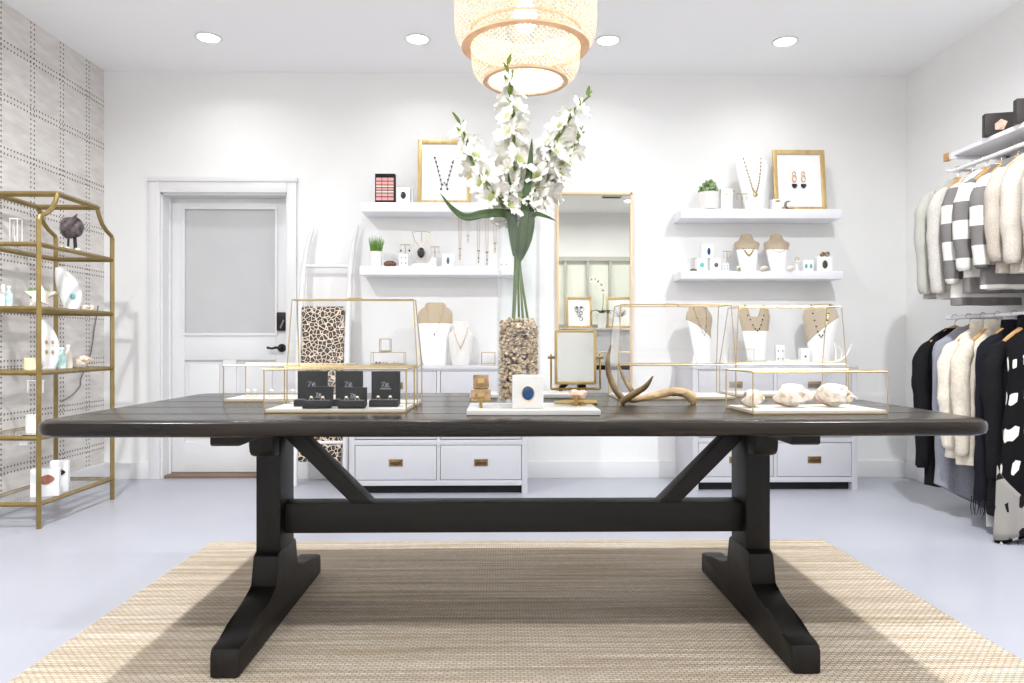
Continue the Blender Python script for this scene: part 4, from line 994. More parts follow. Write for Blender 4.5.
# ================================================================ JEWELLERY BUSTS
def bust(label, c, w_, h_, split=.62, slope=0, rz=0, neck=.5, top=M_LINEN, low=M_WHITE, notch=0, lean=.16, low_w=.5, grp='necklace busts', chest=.78, neckw=.26):
    """flat padded display bust: half-width profile over height, pillow-shaped front, easel strut behind"""
    r = thing('necklace_bust', label, 'display bust', c, rz, grp)
    K = [(0, low_w * .62), (.04, low_w * .66), (.3, low_w * .86), (split, low_w * 1.0), (chest, .5), (chest + .06, .47), (chest + .11, neckw + .07), (.93, neckw), (.985, neckw * .93), (1.0, neckw * .75)]
    def hw(v):
        for (a, b), (c_, d) in zip(K, K[1:]):
            if v <= c_: t = (v - a) / max(1e-6, c_ - a); return (b + (d - b) * t) * w_
        return K[-1][1] * w_
    def P(u, v, off=0):
        s = u * 2 - 1; x = s * hw(v)
        zt = h_ * v - (notch * h_ * max(0, 1 - (s / .75) ** 2) * max(0, (v - .8) / .2) if notch else 0)
        bulge = w_ * .16 * (1 - s * s) ** .6 * math.sin(PI * min(1, .15 + v * .75)) + off
        return (x, -bulge + lean * h_ * v, zt)
    def sheet(v0, v1, name, material, sl):
        m = M()
        def bd(v, u): return v
        n_v = 16; fr = []; bk = []
        for j in range(n_v + 1):
            rowf, rowb = [], []
            for i in range(15):
                u = i / 14; t = j / n_v
                a = v0 + (sl * (u - .5) if v0 > 0 else 0); b = v1 + (sl * (u - .5) if v1 < 1 else 0)
                v = a + (b - a) * t; p = P(u, v); rowf.append(m.bm.verts.new(p)); rowb.append(m.bm.verts.new((p[0], .010 + lean * h_ * v, p[2])))
            fr.append(rowf); bk.append(rowb)
        for j in range(n_v):
            for i in range(14):
                m.bm.faces.new((fr[j][i], fr[j][i + 1], fr[j + 1][i + 1], fr[j + 1][i])); m.bm.faces.new((bk[j][i], bk[j + 1][i], bk[j + 1][i + 1], bk[j][i + 1]))
            m.bm.faces.new((fr[j][0], fr[j + 1][0], bk[j + 1][0], bk[j][0])); m.bm.faces.new((fr[j][-1], bk[j][-1], bk[j + 1][-1], fr[j + 1][-1]))
        for i in range(14): m.bm.faces.new((fr[0][i], bk[0][i], bk[0][i + 1], fr[0][i + 1])); m.bm.faces.new((fr[-1][i], fr[-1][i + 1], bk[-1][i + 1], bk[-1][i]))
        return m.out(name, material, r)
    sheet(0, split, 'bust_front', low, slope); sheet(split, 1, 'bust_shoulders', top, slope)
    M().bx(-w_ * .12, w_ * .12, lean * h_ * .5, lean * h_ * .5 + .006, 0, h_ * .5, .001, rot=(.12, 0, 0)).out('easel_strut', M_WHITE, r)
    r['_w'] = w_; r['_h'] = h_
    return r, P, hw
def necklace(label, bustdata, v_top, v_low, wid, beads=0, bead_r=.004, bm_=None, pend=None, grp='necklaces on the busts', chain=M_GOLD, deep=1.0):
    r0, P, hw = bustdata
    r = thing('necklace', label, 'necklace', r0.location, 0, grp); r.rotation_euler = r0.rotation_euler
    pts = []
    for k in range(25):
        s = k / 12 - 1; v = v_low + (v_top - v_low) * abs(s) ** 1.6 * deep
        hwv = hw(min(1, v)); x = s * wid; u = .5 + x / (2 * hwv) if hwv > 1e-4 else .5; u = min(.97, max(.03, u))
        p = P(u, v, .003); pts.append(p)
    M().tube(pts, .0012, 5).out('chain', chain, r)
    if beads:
        m = M()
        for k in range(beads):
            i = k / max(1, beads - 1) * 24; a = int(min(23, i)); q = Vector(pts[a]).lerp(Vector(pts[a + 1]), i - a); m.ball(q + Vector((0, -.002, 0)), bead_r, 8, 6)
        m.out('beads', bm_ or chain, r)
    if pend:
        M().ball(Vector(pts[12]) + Vector((0, -.003, -pend[1])), (pend[0], .004, pend[1]), 14, 8).out('pendant_stone', pend[2], r)
    for k in ('_w', '_h'):
        if k in r0.keys(): del r0[k]
    return r
ZCB = HC + .001
Yb_ = 4.98
def bpos(px, Y, z): return (X(px, Y), Y, z)
def wpx(a, b, Y): return X(b, Y) - X(a, Y)
# left cabinet
B = bust('large burlap and white necklace bust on the cabinet behind the vase', bpos(434.5, 4.95, ZCB), wpx(417, 452, 4.95), Zy(302, 4.95) - ZCB, .66, neckw=.3, chest=.8)
necklace('fine gold chain with a small drop on the large burlap and white bust', B, .95, .5, .06, pend=(.004, .007, M_GRNSTONE))
bw = wpx(448, 473, 4.9)
B = bust('small all-white necklace bust with a rounded neck next to the large burlap one', bpos(460.5, 4.9, ZCB), bw, Zy(321, 4.9) - ZCB, .6, top=MATS['white_linen'], low=MATS['white_linen'], neckw=.3, chest=.66)
necklace('pink beaded necklace on the small all-white bust', B, .86, .42, bw * .3, 15, .004, MATS['agate_pink'], pend=(.004, .008, M_GOLD))
# right cabinet
B = bust('burlap and white bust turned sideways behind the antler case, on the cabinet', bpos(704, 4.98, ZCB), wpx(687, 718, 4.98), Zy(305, 4.98) - ZCB, .58, slope=-.34, rz=.35, low_w=.4, neckw=.36)
necklace('thin beaded necklace on the sideways bust behind the antler case', B, .95, .5, .05, 9, .004, MATS['stone_olive'])
B = bust('upright burlap and white bust with a notched neck on the cabinet behind the shell case', bpos(757.5, 4.98, ZCB), wpx(742, 773, 4.98), Zy(304, 4.98) - ZCB, .56, notch=.3, low_w=.42, neckw=.42, chest=.8)
necklace('dark-stoned necklace on the upright bust with the notched neck', B, .98, .56, .07, 11, .0055, M_BLKSTONE)
B = bust('burlap and white bust leaning toward the clothes, beside the white antlers on the cabinet', bpos(821, 4.98, ZCB), wpx(804, 838, 4.98), Zy(303, 4.98) - ZCB, .56, slope=.42, rz=-.35, low_w=.42, neckw=.38)
necklace('long dark-beaded necklace on the bust beside the white antlers', B, .97, .45, .06, 13, .006, M_BLKSTONE)
# right lower shelf
B = bust('small burlap and white bust with a gold leaf necklace on the lower shelf', bpos(748.5, 5.09, ZRL), wpx(736, 762, 5.09), Zy(232.5, 5.09) - ZRL, .58, low_w=.42, neckw=.22, chest=.72)
necklace('gold leaf bib necklace on the small lower-shelf bust', B, .6, .42, .035, 9, .007, M_GOLD)
B = bust('small burlap and white bust with a fine bar necklace on the lower shelf', bpos(778.5, 5.09, ZRL), wpx(766, 792, 5.09), Zy(232.5, 5.09) - ZRL, .58, low_w=.42, neckw=.22, chest=.72)
necklace('fine silver bar necklace on the small lower-shelf bust', B, .56, .5, .04, 7, .003, M_WIRE, chain=M_WIRE)
# right upper shelf: tall white bust
B = bust('tall all-white necklace bust beside the framed earrings', bpos(754.5, 5.08, ZRU), wpx(738, 770, 5.08), Zy(153, 5.08) - ZRU, .5, top=M_WHITE, low=M_WHITE, low_w=.42, neckw=.4, chest=.82)
necklace('gold pebble-bead necklace with a leaf pendant on the tall white bust', B, .95, .30, .062, 26, .006, M_GOLD, pend=(.016, .014, M_GOLD), deep=1.0)
# left lower shelf: necklace on a round white stand
r = thing('necklace_stand', 'round white stand on the grass-pot shelf, behind the dark oval pendant', 'display bust', bpos(421, 5.08, ZLL))
m = M(); m.lathe([(.001, 0), (.06, 0), (.066, .008), (.06, .02), (.001, .028)], n=28, sy=.6)
m.out('base', M_WHITE, r)
M().lathe([(.02, .02), (.055, .035), (.072, .075), (.07, .13), (.05, .17)], n=28, sy=.45, cap=False).out('collar', M_MATW, r)
r2 = thing('necklace', 'gold necklace with a dark oval pendant hanging on the round white stand', 'necklace', bpos(421, 5.04, ZLL))
m = M()
for s in (-1, 1): m.tube([(s * .06, .01, .235), (s * .045, -.005, .18), (s * .012, -.012, .135)], .0025, 6)
m.tube([(-.06, .01, .235), (-.03, .04, .245), (.03, .04, .245), (.06, .01, .235)], .002, 6); m.tube([(0, .04, .245), (0, .045, .02)], .003, 6); m.out('chain', M_GOLD, r2)
M().ball((.002, -.016, .092), (.025, .007, .036), 18, 10).out('oval_pendant', M_BLKSTONE, r2)

# ================================================================ FRAMED PIECES
def frame(label, px0, px1, pyt, Y, z0, lean=-.1, bar=.03, rz=0, grp=None):
    w_ = wpx(px0, px1, Y); h_ = Zy(pyt, Y) - z0
    r = thing('picture_frame', label, 'picture frame', (X((px0 + px1) / 2, Y), Y, z0), 0, grp, rot=(lean, 0, rz)); h2 = w_ / 2
    m = M(); d = .02
    m.bx(-h2, -h2 + bar, -d, 0, 0, h_, .004).bx(h2 - bar, h2, -d, 0, 0, h_, .004).bx(-h2 + bar, h2 - bar, -d, 0, 0, bar, .004).bx(-h2 + bar, h2 - bar, -d, 0, h_ - bar, h_, .004)
    m.out('frame_moulding', M_GFRAME, r); M().bx(-h2 + bar * .6, h2 - bar * .6, -.008, -.003, bar * .6, h_ - bar * .6).out('mat_board', M_WHITE, r)
    return r, w_, h_
r, w_, h_ = frame('gold frame with a mounted beaded necklace on the shelf by the flowers', 417.5, 471, 138.5, 5.14, ZLU, grp='gold frames on the upper shelves')
m = M(); pts = []
for s in (-1, 1):
    for k in range(7):
        t = k / 6; m.ball((s * (.068 - .05 * t ** .9), -.014, h_ * .72 - .19 * t), .007, 8, 6)
for s in (-1, 1): m.ball((s * .022, -.014, h_ * .72 - .225), .008, 8, 6); m.ball((s * .012, -.014, h_ * .72 - .195), .006, 8, 6)
m.ball((0, -.014, h_ * .72 - .18), .006, 8, 6)
for s in (-1, 1): m.tube([(s * .068, -.012, h_ * .72), (s * .018, -.012, h_ * .72 - .19), (s * .022, -.012, h_ * .72 - .23)], .0015, 5)
m.out('mounted_necklace', M_PURPLE, r)
r, w_, h_ = frame('gold frame with mounted gold and dark drop earrings', 774, 826, 147.5, 5.14, ZRU, grp='gold frames on the upper shelves')
for s in (-1, 1):
    m = M(); m.tube([(s * .032 - .004 + .014 * math.cos(a), -.012, h_ * .53 + .022 * math.sin(a)) for a in [2 * PI * k / 20 for k in range(20)]], .004, 6, closed=True)
    m.tube([(s * .032 - .004 + .011 * math.cos(a), -.012, h_ * .61 + .016 * math.sin(a)) for a in [2 * PI * k / 20 for k in range(20)]], .003, 6, closed=True)
    e = m.out('earring', M_RIM if False else mat('rose_gold_%d' % (s + 1), (206, 164, 120), .35, .4), r)
    m = M(); m.prism([(-.017, .012), (.017, .012), (.019, -.004), (.004, -.02), (-.012, -.014), (-.019, 0)], 'Y', -.016, -.008, .002)
    for v in m.bm.verts: v.co += Vector((s * .032 - .004, 0, h_ * .415))
    m.out('drop_stone', M_BLKSTONE, e)

# ================================================================ SHELF ITEMS, LEFT UNIT
Ys = 5.08
def shbox(label, px0, px1, pyt, z0, stone, sxy=(.16, .22), Y=Ys, depth=.05, cx=0, cz=.5, grp='white boxes with stones', rz=0):
    return stone_box('gemstone_box', label, px0, px1, pyt, Y, z0, stone, sxy, depth, grp, cx, cz, boxm=M_WHITE, rz=rz)
# lipstick palette
px0, px1 = 375, 395; r = thing('lipstick_box', 'black box with rows of pink panels on the top shelf', 'box', bpos(385, Ys, ZLU)); w_ = wpx(px0, px1, Ys); h_ = Zy(174, Ys) - ZLU
M().bx(-w_ / 2, w_ / 2, 0, .05, 0, h_, .002).out('box', M_BLACKBOX, r)
rows = [(.1, .20), (.23, .33), (.36, .42), (.45, .51), (.54, .60), (.63, .73), (.76, .86)]
M_PALE = mat('panel_pale', (240, 214, 200), .4)
for i, (a, b) in enumerate(rows):
    for c in range(3): M().bx(-w_ / 2 + w_ * (.06 + .3 * c), -w_ / 2 + w_ * (.06 + .3 * c + .27), -.002, .001, h_ * a, h_ * b).out('pale_panel' if i in (2, 4) else 'pink_panel', M_PALE if i in (2, 4) else M_PINK, r)
shbox('white box with a small black agate, beside the pink-panelled box', 396.5, 410, 187.5, ZLU, M_BLKSTONE, (.2, .27))
M((X(411.3, Ys), Ys, ZLU)).bx(X(410.6, Ys), X(412.2, Ys), Ys, Ys + .05, ZLU, Zy(187, Ys), .0005)
o = M((X(412.5, Ys), Ys + .01, ZLU)); o.bx(X(411.7, Ys), X(413.2, Ys), Ys, Ys + .05, ZLU, Zy(188, Ys), .0005); tag(o.out('white_card', M_MATW), 'thin pale card standing edge-on between the black agate box and the gold frame', 'card')
# plants
def grass_pot(label, px, Y, z0, rw, hp, hg, nb, succ=False, potm=M_POT, seed=1, bulge=0):
    r = thing('potted_plant', label, 'potted plant', bpos(px, Y, z0)); rn = random.Random(seed)
    M().lathe([(.001, 0), (rw * .84, 0), (rw * (.9 + bulge), hp * .3), (rw, hp * .96), (rw * 1.02, hp), (rw * .92, hp), (rw * .9, hp * .9), (.001, hp * .88)], n=28, cap=False).out('pot', potm, r)
    M().lathe([(.001, hp * .9), (rw * .9, hp * .9)], n=20, cap=False).out('soil', M_SOIL, r)
    m = M()
    if not succ:
        for k in range(nb):
            a = rn.uniform(0, 2 * PI); q = rw * .8 * math.sqrt(rn.random()); b = Vector((q * math.cos(a), q * math.sin(a), hp * .88)); hh_ = hg * rn.uniform(.65, 1.0); ln = Vector((math.cos(a), math.sin(a), 0)) * q * .55 + Vector((rn.uniform(-.008, .008), rn.uniform(-.008, .008), 0))
            m.tube([b, b + ln * .4 + Vector((0, 0, hh_ * .55)), b + ln + Vector((0, 0, hh_))], [.0022, .0019, .0004], 4)
        m.out('grass_blades', M_GRASS, r)
    else:
        for k in range(nb):
            a = rn.uniform(0, 2 * PI); el = rn.uniform(.15, 1.4); q = rw * .95; c = Vector((q * math.cos(a) * math.cos(el), q * math.sin(a) * math.cos(el), hp * .95 + hg * .85 * math.sin(el) * rn.uniform(.55, 1)))
            m.ball(c, (.015, .006, .011), 7, 5, rot=(rn.uniform(-1, 1), rn.uniform(-1, 1), rn.uniform(0, 6)))
            if k % 4 == 0: m.tube([(c.x * .2, c.y * .2, hp * .85), c], .0018, 4)
        m.out('succulent_leaves', mat('succulent_green', (96, 128, 70), .5, rgb2=(160, 184, 130), nscale=50), r)
    return r
grass_pot('small white pot of bright green grass on the shelf beside the ladder', 376, Ys, ZLL, wpx(369.5, 383, Ys) / 2, Zy(252, Ys) - ZLL, Zy(236, Ys) - Zy(252, Ys) + .012, 90)
r = thing('agate_dome', 'brown polished agate lying beside the grass pot on the shelf', 'ornament', bpos(390, Ys, ZLL)); m = M(); m.ball((0, 0, .02), (.045, .03, .024), 16, 9)
for v in m.bm.verts: v.co.z = max(0, v.co.z)
m.out('agate', M_BRNSTONE, r)
def stud_card(label, px0, px1, pyt, z0, n, m_s, Y=Ys, grp='stud earring cards'):
    w_ = wpx(px0, px1, Y); h_ = Zy(pyt, Y) - z0; r = thing('earring_card', label, 'earring card', bpos((px0 + px1) / 2, Y, z0), 0, grp)
    M().bx(-w_ / 2, w_ / 2, 0, .03, 0, h_, .001).out('card', M_WHITE, r)
    for i in range(2):
        for k in range(n): M().ball(((i - .5) * w_ * .5, -.002, h_ * (.3 + .4 * k / max(1, n - 1))), .0045, 8, 6).out('stud', m_s, r)
stud_card('white card with four stud earrings, beside the brown agate', 399, 408, 254, ZLL, 2, M_BRNSTONE)
def earring_stand(label, px0, px1, pyt, Y, z0, dark=None, nh=2, grp='earring stands', hang=.03):
    w_ = wpx(px0, px1, Y); h_ = Zy(pyt, Y) - z0; r = thing('earring_stand', label, 'earring stand', bpos((px0 + px1) / 2, Y, z0), 0, grp)
    m = M(); m.lathe([(.001, 0), (.018, 0), (.018, .004), (.003, .006)], n=16).bar((0, 0, .004), (0, 0, h_), .0035).bar((-w_ / 2, 0, h_), (w_ / 2, 0, h_), .0035); m.out('stand', M_GOLD, r)
    for k in range(nh):
        x = (k / max(1, nh - 1) - .5) * w_ * .8; m = M(); m.tube([(x, -.003, h_), (x, -.004, h_ - hang)], .001, 5); m.tube([(x + .006 * math.cos(a), -.004, h_ - hang - .007 + .008 * math.sin(a)) for a in [2 * PI * q / 14 for q in range(14)]], .0012, 5, closed=True); e = m.out('earring', M_GOLD, r)
        if dark: M().ball((x, -.006, h_ - hang - .012), (.006, .003, .008), 10, 7).out('drop_stone', dark, e)
    return r
earring_stand('gold stand with dark drop earrings behind the four-stud card', 400, 410.5, 245, Ys + .06, ZLL, M_BLKSTONE)
earring_stand('gold T-bar stand with plain hoops between the dark oval pendant and the blue-stone box', 430.5, 439.5, 247, Ys + .06, ZLL, None, 3)
stud_card('low white card with small gold studs in front of the gold T-bar stand', 425, 436, 258, ZLL, 1, M_GOLD)
shbox('white box with a narrow blue stone on the grass-pot shelf', 442, 454, 254, ZLL, mat('stone_slate', (84, 104, 122), .3), (.13, .3), cz=.48)
stud_card('white card with two dark studs seen through the vase glass', 499, 509, 259, ZLL, 1, M_BLKSTONE)
# necklaces hanging on the wall under the top shelf
for i, (px, pyb_, mm) in enumerate(((460, 259, M_GOLD), (468, 242, M_WIRE), (478.5, 262, M_PURPLE), (487, 264, M_BRNSTONE), (495, 252, M_GOLD))):
    Yw = YB - .006; c = at(px, 218, Yw); L = c.z - Zy(pyb_, Yw)
    r = thing('hanging_necklace', ['long fine gold necklace hanging on the wall, the one closest to the blue-stone box', 'short fine silver necklace hanging on the wall under the gold frame', 'long necklace with dark purple beads hanging on the wall behind the flowers', 'longest necklace with brown beads hanging on the wall beside the vase', 'fine gold necklace hanging on the wall half behind the vase edge'][i], 'necklace', c, 0, 'necklaces hanging on the wall')
    pts = []
    for k in range(21): s = k / 10 - 1; pts.append((.012 * s * (1 - .4 * s * s) * (2 if abs(s) > .2 else 1) * .6, 0, -L * (1 - abs(s) ** 1.5)))
    M().tube(pts, .0011, 5).out('chain', M_GOLD if i != 1 else M_WIRE, r)
    m = M()
    for k in (6, 8, 10, 12, 14): m.ball(Vector(pts[k]) + Vector((0, -.003, 0)), .0045, 8, 6)
    m.out('beads', mm, r); M().tube([(0, .005, .0), (0, -.012, .002)], .002, 6).out('wall_pin', M_GOLD, r)
# small glass boxes on the left cabinet
def glass_box(label, px0, px1, pyt, Y, z0, dp=.09, grp='little brass glass boxes'):
    w_ = wpx(px0, px1, Y); h_ = Zy(pyt, Y) - z0; r = thing('glass_box', label, 'glass box', bpos((px0 + px1) / 2, Y, z0), 0, grp); t = .003; m = M()
    M().bx(-w_ / 2, w_ / 2, 0, dp, 0, .01).out('base', M_CASEW, r)
    xs_ = (-w_ / 2, w_ / 2)
    for z in (.01, h_):
        for y in (0, dp): m.bar((xs_[0], y, z), (xs_[1], y, z), t)
        for x in xs_: m.bar((x, 0, z), (x, dp, z), t)
    for x in xs_:
        for y in (0, dp): m.bar((x, y, 0), (x, y, h_), t)
    m.out('frame', M_CASEG, r); g = M(); a, b = xs_
    g.quad((a, 0, 0), (b, 0, 0), (b, 0, h_), (a, 0, h_)).quad((a, dp, 0), (b, dp, 0), (b, dp, h_), (a, dp, h_)).quad((a, 0, 0), (a, dp, 0), (a, dp, h_), (a, 0, h_)).quad((b, 0, 0), (b, dp, 0), (b, dp, h_), (b, 0, h_)).quad((a, 0, h_), (b, 0, h_), (b, dp, h_), (a, dp, h_))
    g.out('glass_panes', M_GLASS, r, flip=False); return r, h_
g, gh = glass_box('low brass glass box of earrings on the cabinet, seen through the tall case', 371, 404, 352.5, 4.9, ZCB)
glass_box('tiny brass glass box stacked on the low one on the cabinet', 379.5, 390, 339, 4.92, ZCB + gh + .002, .06)
glass_box('small brass glass box on the cabinet at the edge of the vase', 481.5, 495, 352.5, 4.9, ZCB)
for i, px in enumerate((378, 385, 396)):
    r = thing('earring', ['copper-brown earring pair in the low glass box on the cabinet', 'gold earring pair in the low glass box, under the tiny box', 'pale earring pair in the low glass box on the bust side'][i], 'earring', bpos(px, 4.94, ZCB + .0105), 0, 'earrings in the low glass box')
    for s in (-1, 1): M().ball((s * .011, 0, .006), (.008, .006, .006), 9, 6).out('stud', [M_BRNSTONE, M_GOLD, M_AGATEP][i], r)

# ================================================================ SHELF ITEMS, RIGHT UNIT
grass_pot('succulent in a white textured pot on the shelf above the agate boxes', 708.5, Ys, ZRU, wpx(699.5, 718.5, Ys) / 2, Zy(192, Ys) - ZRU, Zy(176, Ys) - Zy(192, Ys), 70, True, seed=4, bulge=.06)
shbox('plain white card box with a tiny stud pair, between the succulent and the earring stands', 721, 732.5, 188, ZRU, M_GOLD, (.06, .06), cz=.75)
earring_stand('gold earring stand with small hoops behind the plain card box on the top shelf', 726, 735, 190, Ys + .06, ZRU, None, 2)
earring_stand('gold T-bar stand with long drops at the foot of the tall white bust', 735.5, 748, 193, Ys - .02, ZRU, None, 3, hang=.025)
shbox('small white box with a gold leaf, between the tall bust and the dark crescent', 773, 782, 198, ZRU, M_GOLD, (.3, .1), Y=Ys - .03, cz=.8)
r = thing('crescent_ornament', 'dark crescent moon ornament in front of the framed earrings', 'ornament', bpos(789, Ys - .02, ZRU))
m = M(); pts = []; rr = []
for k in range(15): a = math.radians(60 + 250 * k / 14); pts.append((.026 * math.cos(a), 0, .031 + .026 * math.sin(a))); rr.append(.001 + .0085 * math.sin(PI * k / 14))
m.tube(pts, rr, 8, up=(0, 1, 0)); m.out('crescent', mat('dark_shell', (74, 62, 60), .3, rgb2=(150, 130, 124), nscale=60), r); M().bx(-.002, .035, -.01, .012, 0, .005, .001).out('foot', M_BLKSTONE, r)
m = M((X(693.5, Ys), Ys, ZRL)); m.ball(bpos(693.5, Ys, ZRL + .007), (.026, .018, .012), 14, 8)
for v in m.bm.verts: v.co.z = max(ZRL, v.co.z)
m.wrinkle(.002, 60, 2); tag(m.out('agate_slice', M_GRNSTONE), 'dark green polished agate lying at the shelf end beside the teal-stone box', 'stone')
b1 = shbox('white box with a round teal stone, lowest at the shelf end', 697, 707, 258, ZRL, M_TEAL, (.22, .26), rz=.05)
b2 = shbox('white box with a round brown stone, under the blue-stone box', 710, 720.5, 258, ZRL, M_BRNSTONE, (.2, .22), cx=.1, rz=-.05)
zt2 = Zy(258, Ys) + .001
shbox('white box with a dark blue oval, stacked on the teal-stone and brown-stone boxes', 702, 713.5, 244, zt2, M_BLUE, (.14, .32), cx=.1)
earring_stand('gold T-bar stand with long earrings beside the brown-stone box', 723, 731, 251, Ys + .03, ZRL, None, 2)
stud_card('white card with tiny green studs at the foot of the gold T-bar stand', 723, 729, 263, ZRL, 2, M_TEAL, Y=Ys - .02)
sp = [(739, 'white spiral shell at the foot of the gold-leaf bust'), (763, 'white spiral shell lying between the two small busts'), (790, 'white spiral shell at the foot of the fine-bar bust')]
for px, lb in sp: shell('seashell', lb, bpos(px, Ys - .05, ZRL), .06, (.3, 1.4, px * .7), grp='white shells on the lower shelf', lip=False)
r = thing('ring_cone', 'small cream pedestal with a ring, between the fine-bar bust and the turquoise earrings', 'ring holder', bpos(797, Ys, ZRL)); M().lathe([(.001, 0), (.018, 0), (.016, .006), (.006, .014), (.006, .06), (.02, .068), (.02, .074), (.001, .076)], n=20).out('pedestal', M_CANDLE, r)
M().tube([(.013 * math.cos(a), 0, .087 + .012 * math.sin(a)) for a in [2 * PI * k / 16 for k in range(16)]], .002, 6, closed=True).out('ring', M_GOLD, r)
rb = shbox('white box with a pair of turquoise drop earrings', 803.5, 813.5, 259.5, ZRL, None)
w_ = wpx(803.5, 813.5, Ys)
for s in (-1, 1): M().ball((s * w_ * .24, -.003, .038), (.010, .004, .016), 12, 8).out('turquoise_drop', M_TEAL, rb)
shbox('white box with a dark olive stone, at the clothes-rail end of the lower shelf', 817.5, 832.5, 256, ZRL, M_GRNSTONE, (.18, .28), cz=.48)
m = M((X(825, Ys), Ys + .02, Zy(256, Ys) + .001)); c = bpos(825, Ys + .02, Zy(256, Ys) + .001 + .018)
m.ball((c[0] - .017, c[1], c[2]), (.019, .015, .019), 12, 8).ball((c[0] + .017, c[1], c[2]), (.019, .015, .018), 12, 8); m.wrinkle(.003, 60, 9)
tag(m.out('geode', mat('geode_brown', (66, 46, 34), .3, rgb2=(206, 180, 150), nscale=45)), 'brown and cream geode pair resting on the olive-stone box', 'stone')
# right cabinet top
Yc = 4.9
g, gh = glass_box('brass glass box with gold earrings on the cabinet in front of the notched bust', 733, 754, 349, Yc, ZCB, .1)
for i, px in enumerate((737, 743, 749)):
    r = thing('earring', ['gold hoop pair in the brass glass box, at its antler side', 'gold stud pair in the middle of the brass glass box by the notched bust', 'gold leaf pair in the brass glass box, at its shell-case side'][i], 'earring', bpos(px, Yc + .045, ZCB + .0105), 0, 'earrings in the glass box by the notched bust')
    for s in (-1, 1): M().ball((s * .009, 0, .008), (.008, .005, .008), 9, 6).out('stud', M_GOLD, r)
r = thing('trinket_dish', 'small white footed dish at the foot of the notched bust', 'dish', bpos(758, 4.88, ZCB)); M().lathe([(.001, 0), (.03, 0), (.026, .006), (.024, .012), (.052, .034), (.054, .038), (.048, .036), (.001, .02)], n=28, cap=False).out('bowl', M_WHITE, r)
stud_card('clear little card with four dark studs raised behind the white coral', 776, 785, 345, ZCB, 2, M_BLKSTONE, Y=5.0)
def coral(label, px, Y, n, seed, s=.02):
    r = thing('coral', label, 'ornament', bpos(px, Y, ZCB), 0, 'white coral pieces on the cabinet'); rn = random.Random(seed); m = M()
    for k in range(n): m.ball((rn.uniform(-.05, .05), rn.uniform(-.02, .02), s * rn.uniform(.3, .9)), (s * rn.uniform(.7, 1.3), s * .8, s * rn.uniform(.5, 1)), 9, 6)
    m.wrinkle(.008, 45, seed)
    for v in m.bm.verts: v.co.z = max(0, v.co.z)
    m.out('coral_body', M_SHELLW, r)
coral('cream coral lump beside the white footed dish', 776, 4.88, 7, 1); coral('white coral cluster in the middle of the cabinet top', 793, 4.88, 9, 2, .024)
shbox('small white card box on the coral side of the sideways-leaning bust', 801, 810, 348, ZCB, M_BRNSTONE, (.12, .12), Y=Yc + .06)
r = thing('antler_ornament', 'small white antlers standing at the clothes-rail end of the cabinet', 'ornament', bpos(833, 4.86, ZCB))
def q(px, py): return at(px, py, 4.86) - Vector(r.location)
m = M()
for P_, R_ in (([q(822, 363), q(836, 362), q(846, 356), q(852, 344)], [.008, .010, .008, .002]), ([q(836, 362), q(836, 352), q(834, 341)], [.009, .007, .002]), ([q(826, 363), q(822, 357), q(816, 350)], [.007, .006, .002]), ([q(841, 361), q(842, 352), q(839, 346)], [.007, .005, .002]), ([q(815, 363.5), q(822, 362), q(830, 363)], [.004, .008, .008])): rods(m, P_, R_)
for v in m.bm.verts: v.co.z = max(0, v.co.z)
m.wrinkle(.002, 60); m.out('antler_tines', M_ANTW, r)
for px, lb in ((694, 'white ring cone at the antler end of the cabinet, beside the sideways bust'), (725, 'white ring cone between the sideways bust and the notched bust')):
    r = thing('ring_cone', lb, 'ring holder', bpos(px, 4.86, ZCB), 0, 'white ring cones on the cabinet'); M().lathe([(.001, 0), (.022, 0), (.022, .005), (.013, .008), (.004, .062), (.001, .066)], n=20).out('cone', M_WHITE, r)
    M().tube([(.0095 * math.cos(a), .0095 * math.sin(a), .034) for a in [2 * PI * k / 16 for k in range(16)]], .0014, 6, closed=True).out('ring', M_GOLD, r)

# ================================================================ ETAGERE ITEMS
zs = [z + .001 for z in ez]
def epos(px, Y, z): return (min(EX - .03, X(px, Y)), Y, z)
r = thing('acrylic_stand', 'tall clear acrylic stand with gold earrings on the top glass shelf', 'earring stand', epos(16, 4.05, zs[4]))
h_ = Zy(220, 4.05) - zs[4]; m = M(); m.bx(-.022, .022, -.022, .022, 0, .004).bx(-.022, .022, -.022, .022, h_ - .004, h_)
for a in (-.02, .02):
    for b in (-.02, .02): m.bar((a, b, 0), (a, b, h_), .003)
m.out('acrylic_frame', mat('acrylic_edge', (236, 236, 232), .1), r)
for a in (-.01, .012): M().tube([(a, -.022, h_ - .008), (a, -.024, h_ * .5), (a, -.024, h_ * .36)], .0022, 5).out('earring', M_GOLD, r)
r = thing('geode', 'dark rounded geode on a small peg stand on the top glass shelf', 'ornament', epos(72, 4.3, zs[4])); zc = Zy(229, 4.3) - zs[4]
m = M(); m.ball((0, 0, zc), (.062, .05, .064), 18, 12); m.wrinkle(.012, 22, 3); m.tube([(.01, 0, zc + .055), (.03, 0, zc + .082)], [.012, .003], 7); m.out('geode_body', M_PURPLE, r)
m = M(); m.tube([(-.02, 0, zc - .05), (-.024, 0, 0)], .006, 6).tube([(.02, 0, zc - .05), (.026, 0, 0)], .006, 6).tube([(0, .02, zc - .05), (0, .03, 0)], .006, 6); m.out('peg_stand', M_BLKSTONE, r)
for i, (px, lb) in enumerate(((60, 'cream pebble shell on the top glass shelf, closest to the front gold post'), (67, 'cream pebble shell on the top glass shelf, in front of the geode'), (80, 'cream pebble shell on the top glass shelf, beyond the geode'))):
    m = M(epos(px, 4.16 + i * .05, zs[4])); c = Vector(m.o) + Vector((0, 0, .011)); m.ball(c, (.017, .012, .011), 10, 7); tag(m.out('pebble_shell', M_SHELLW), lb, 'shell', 'pebble shells on the glass shelf')
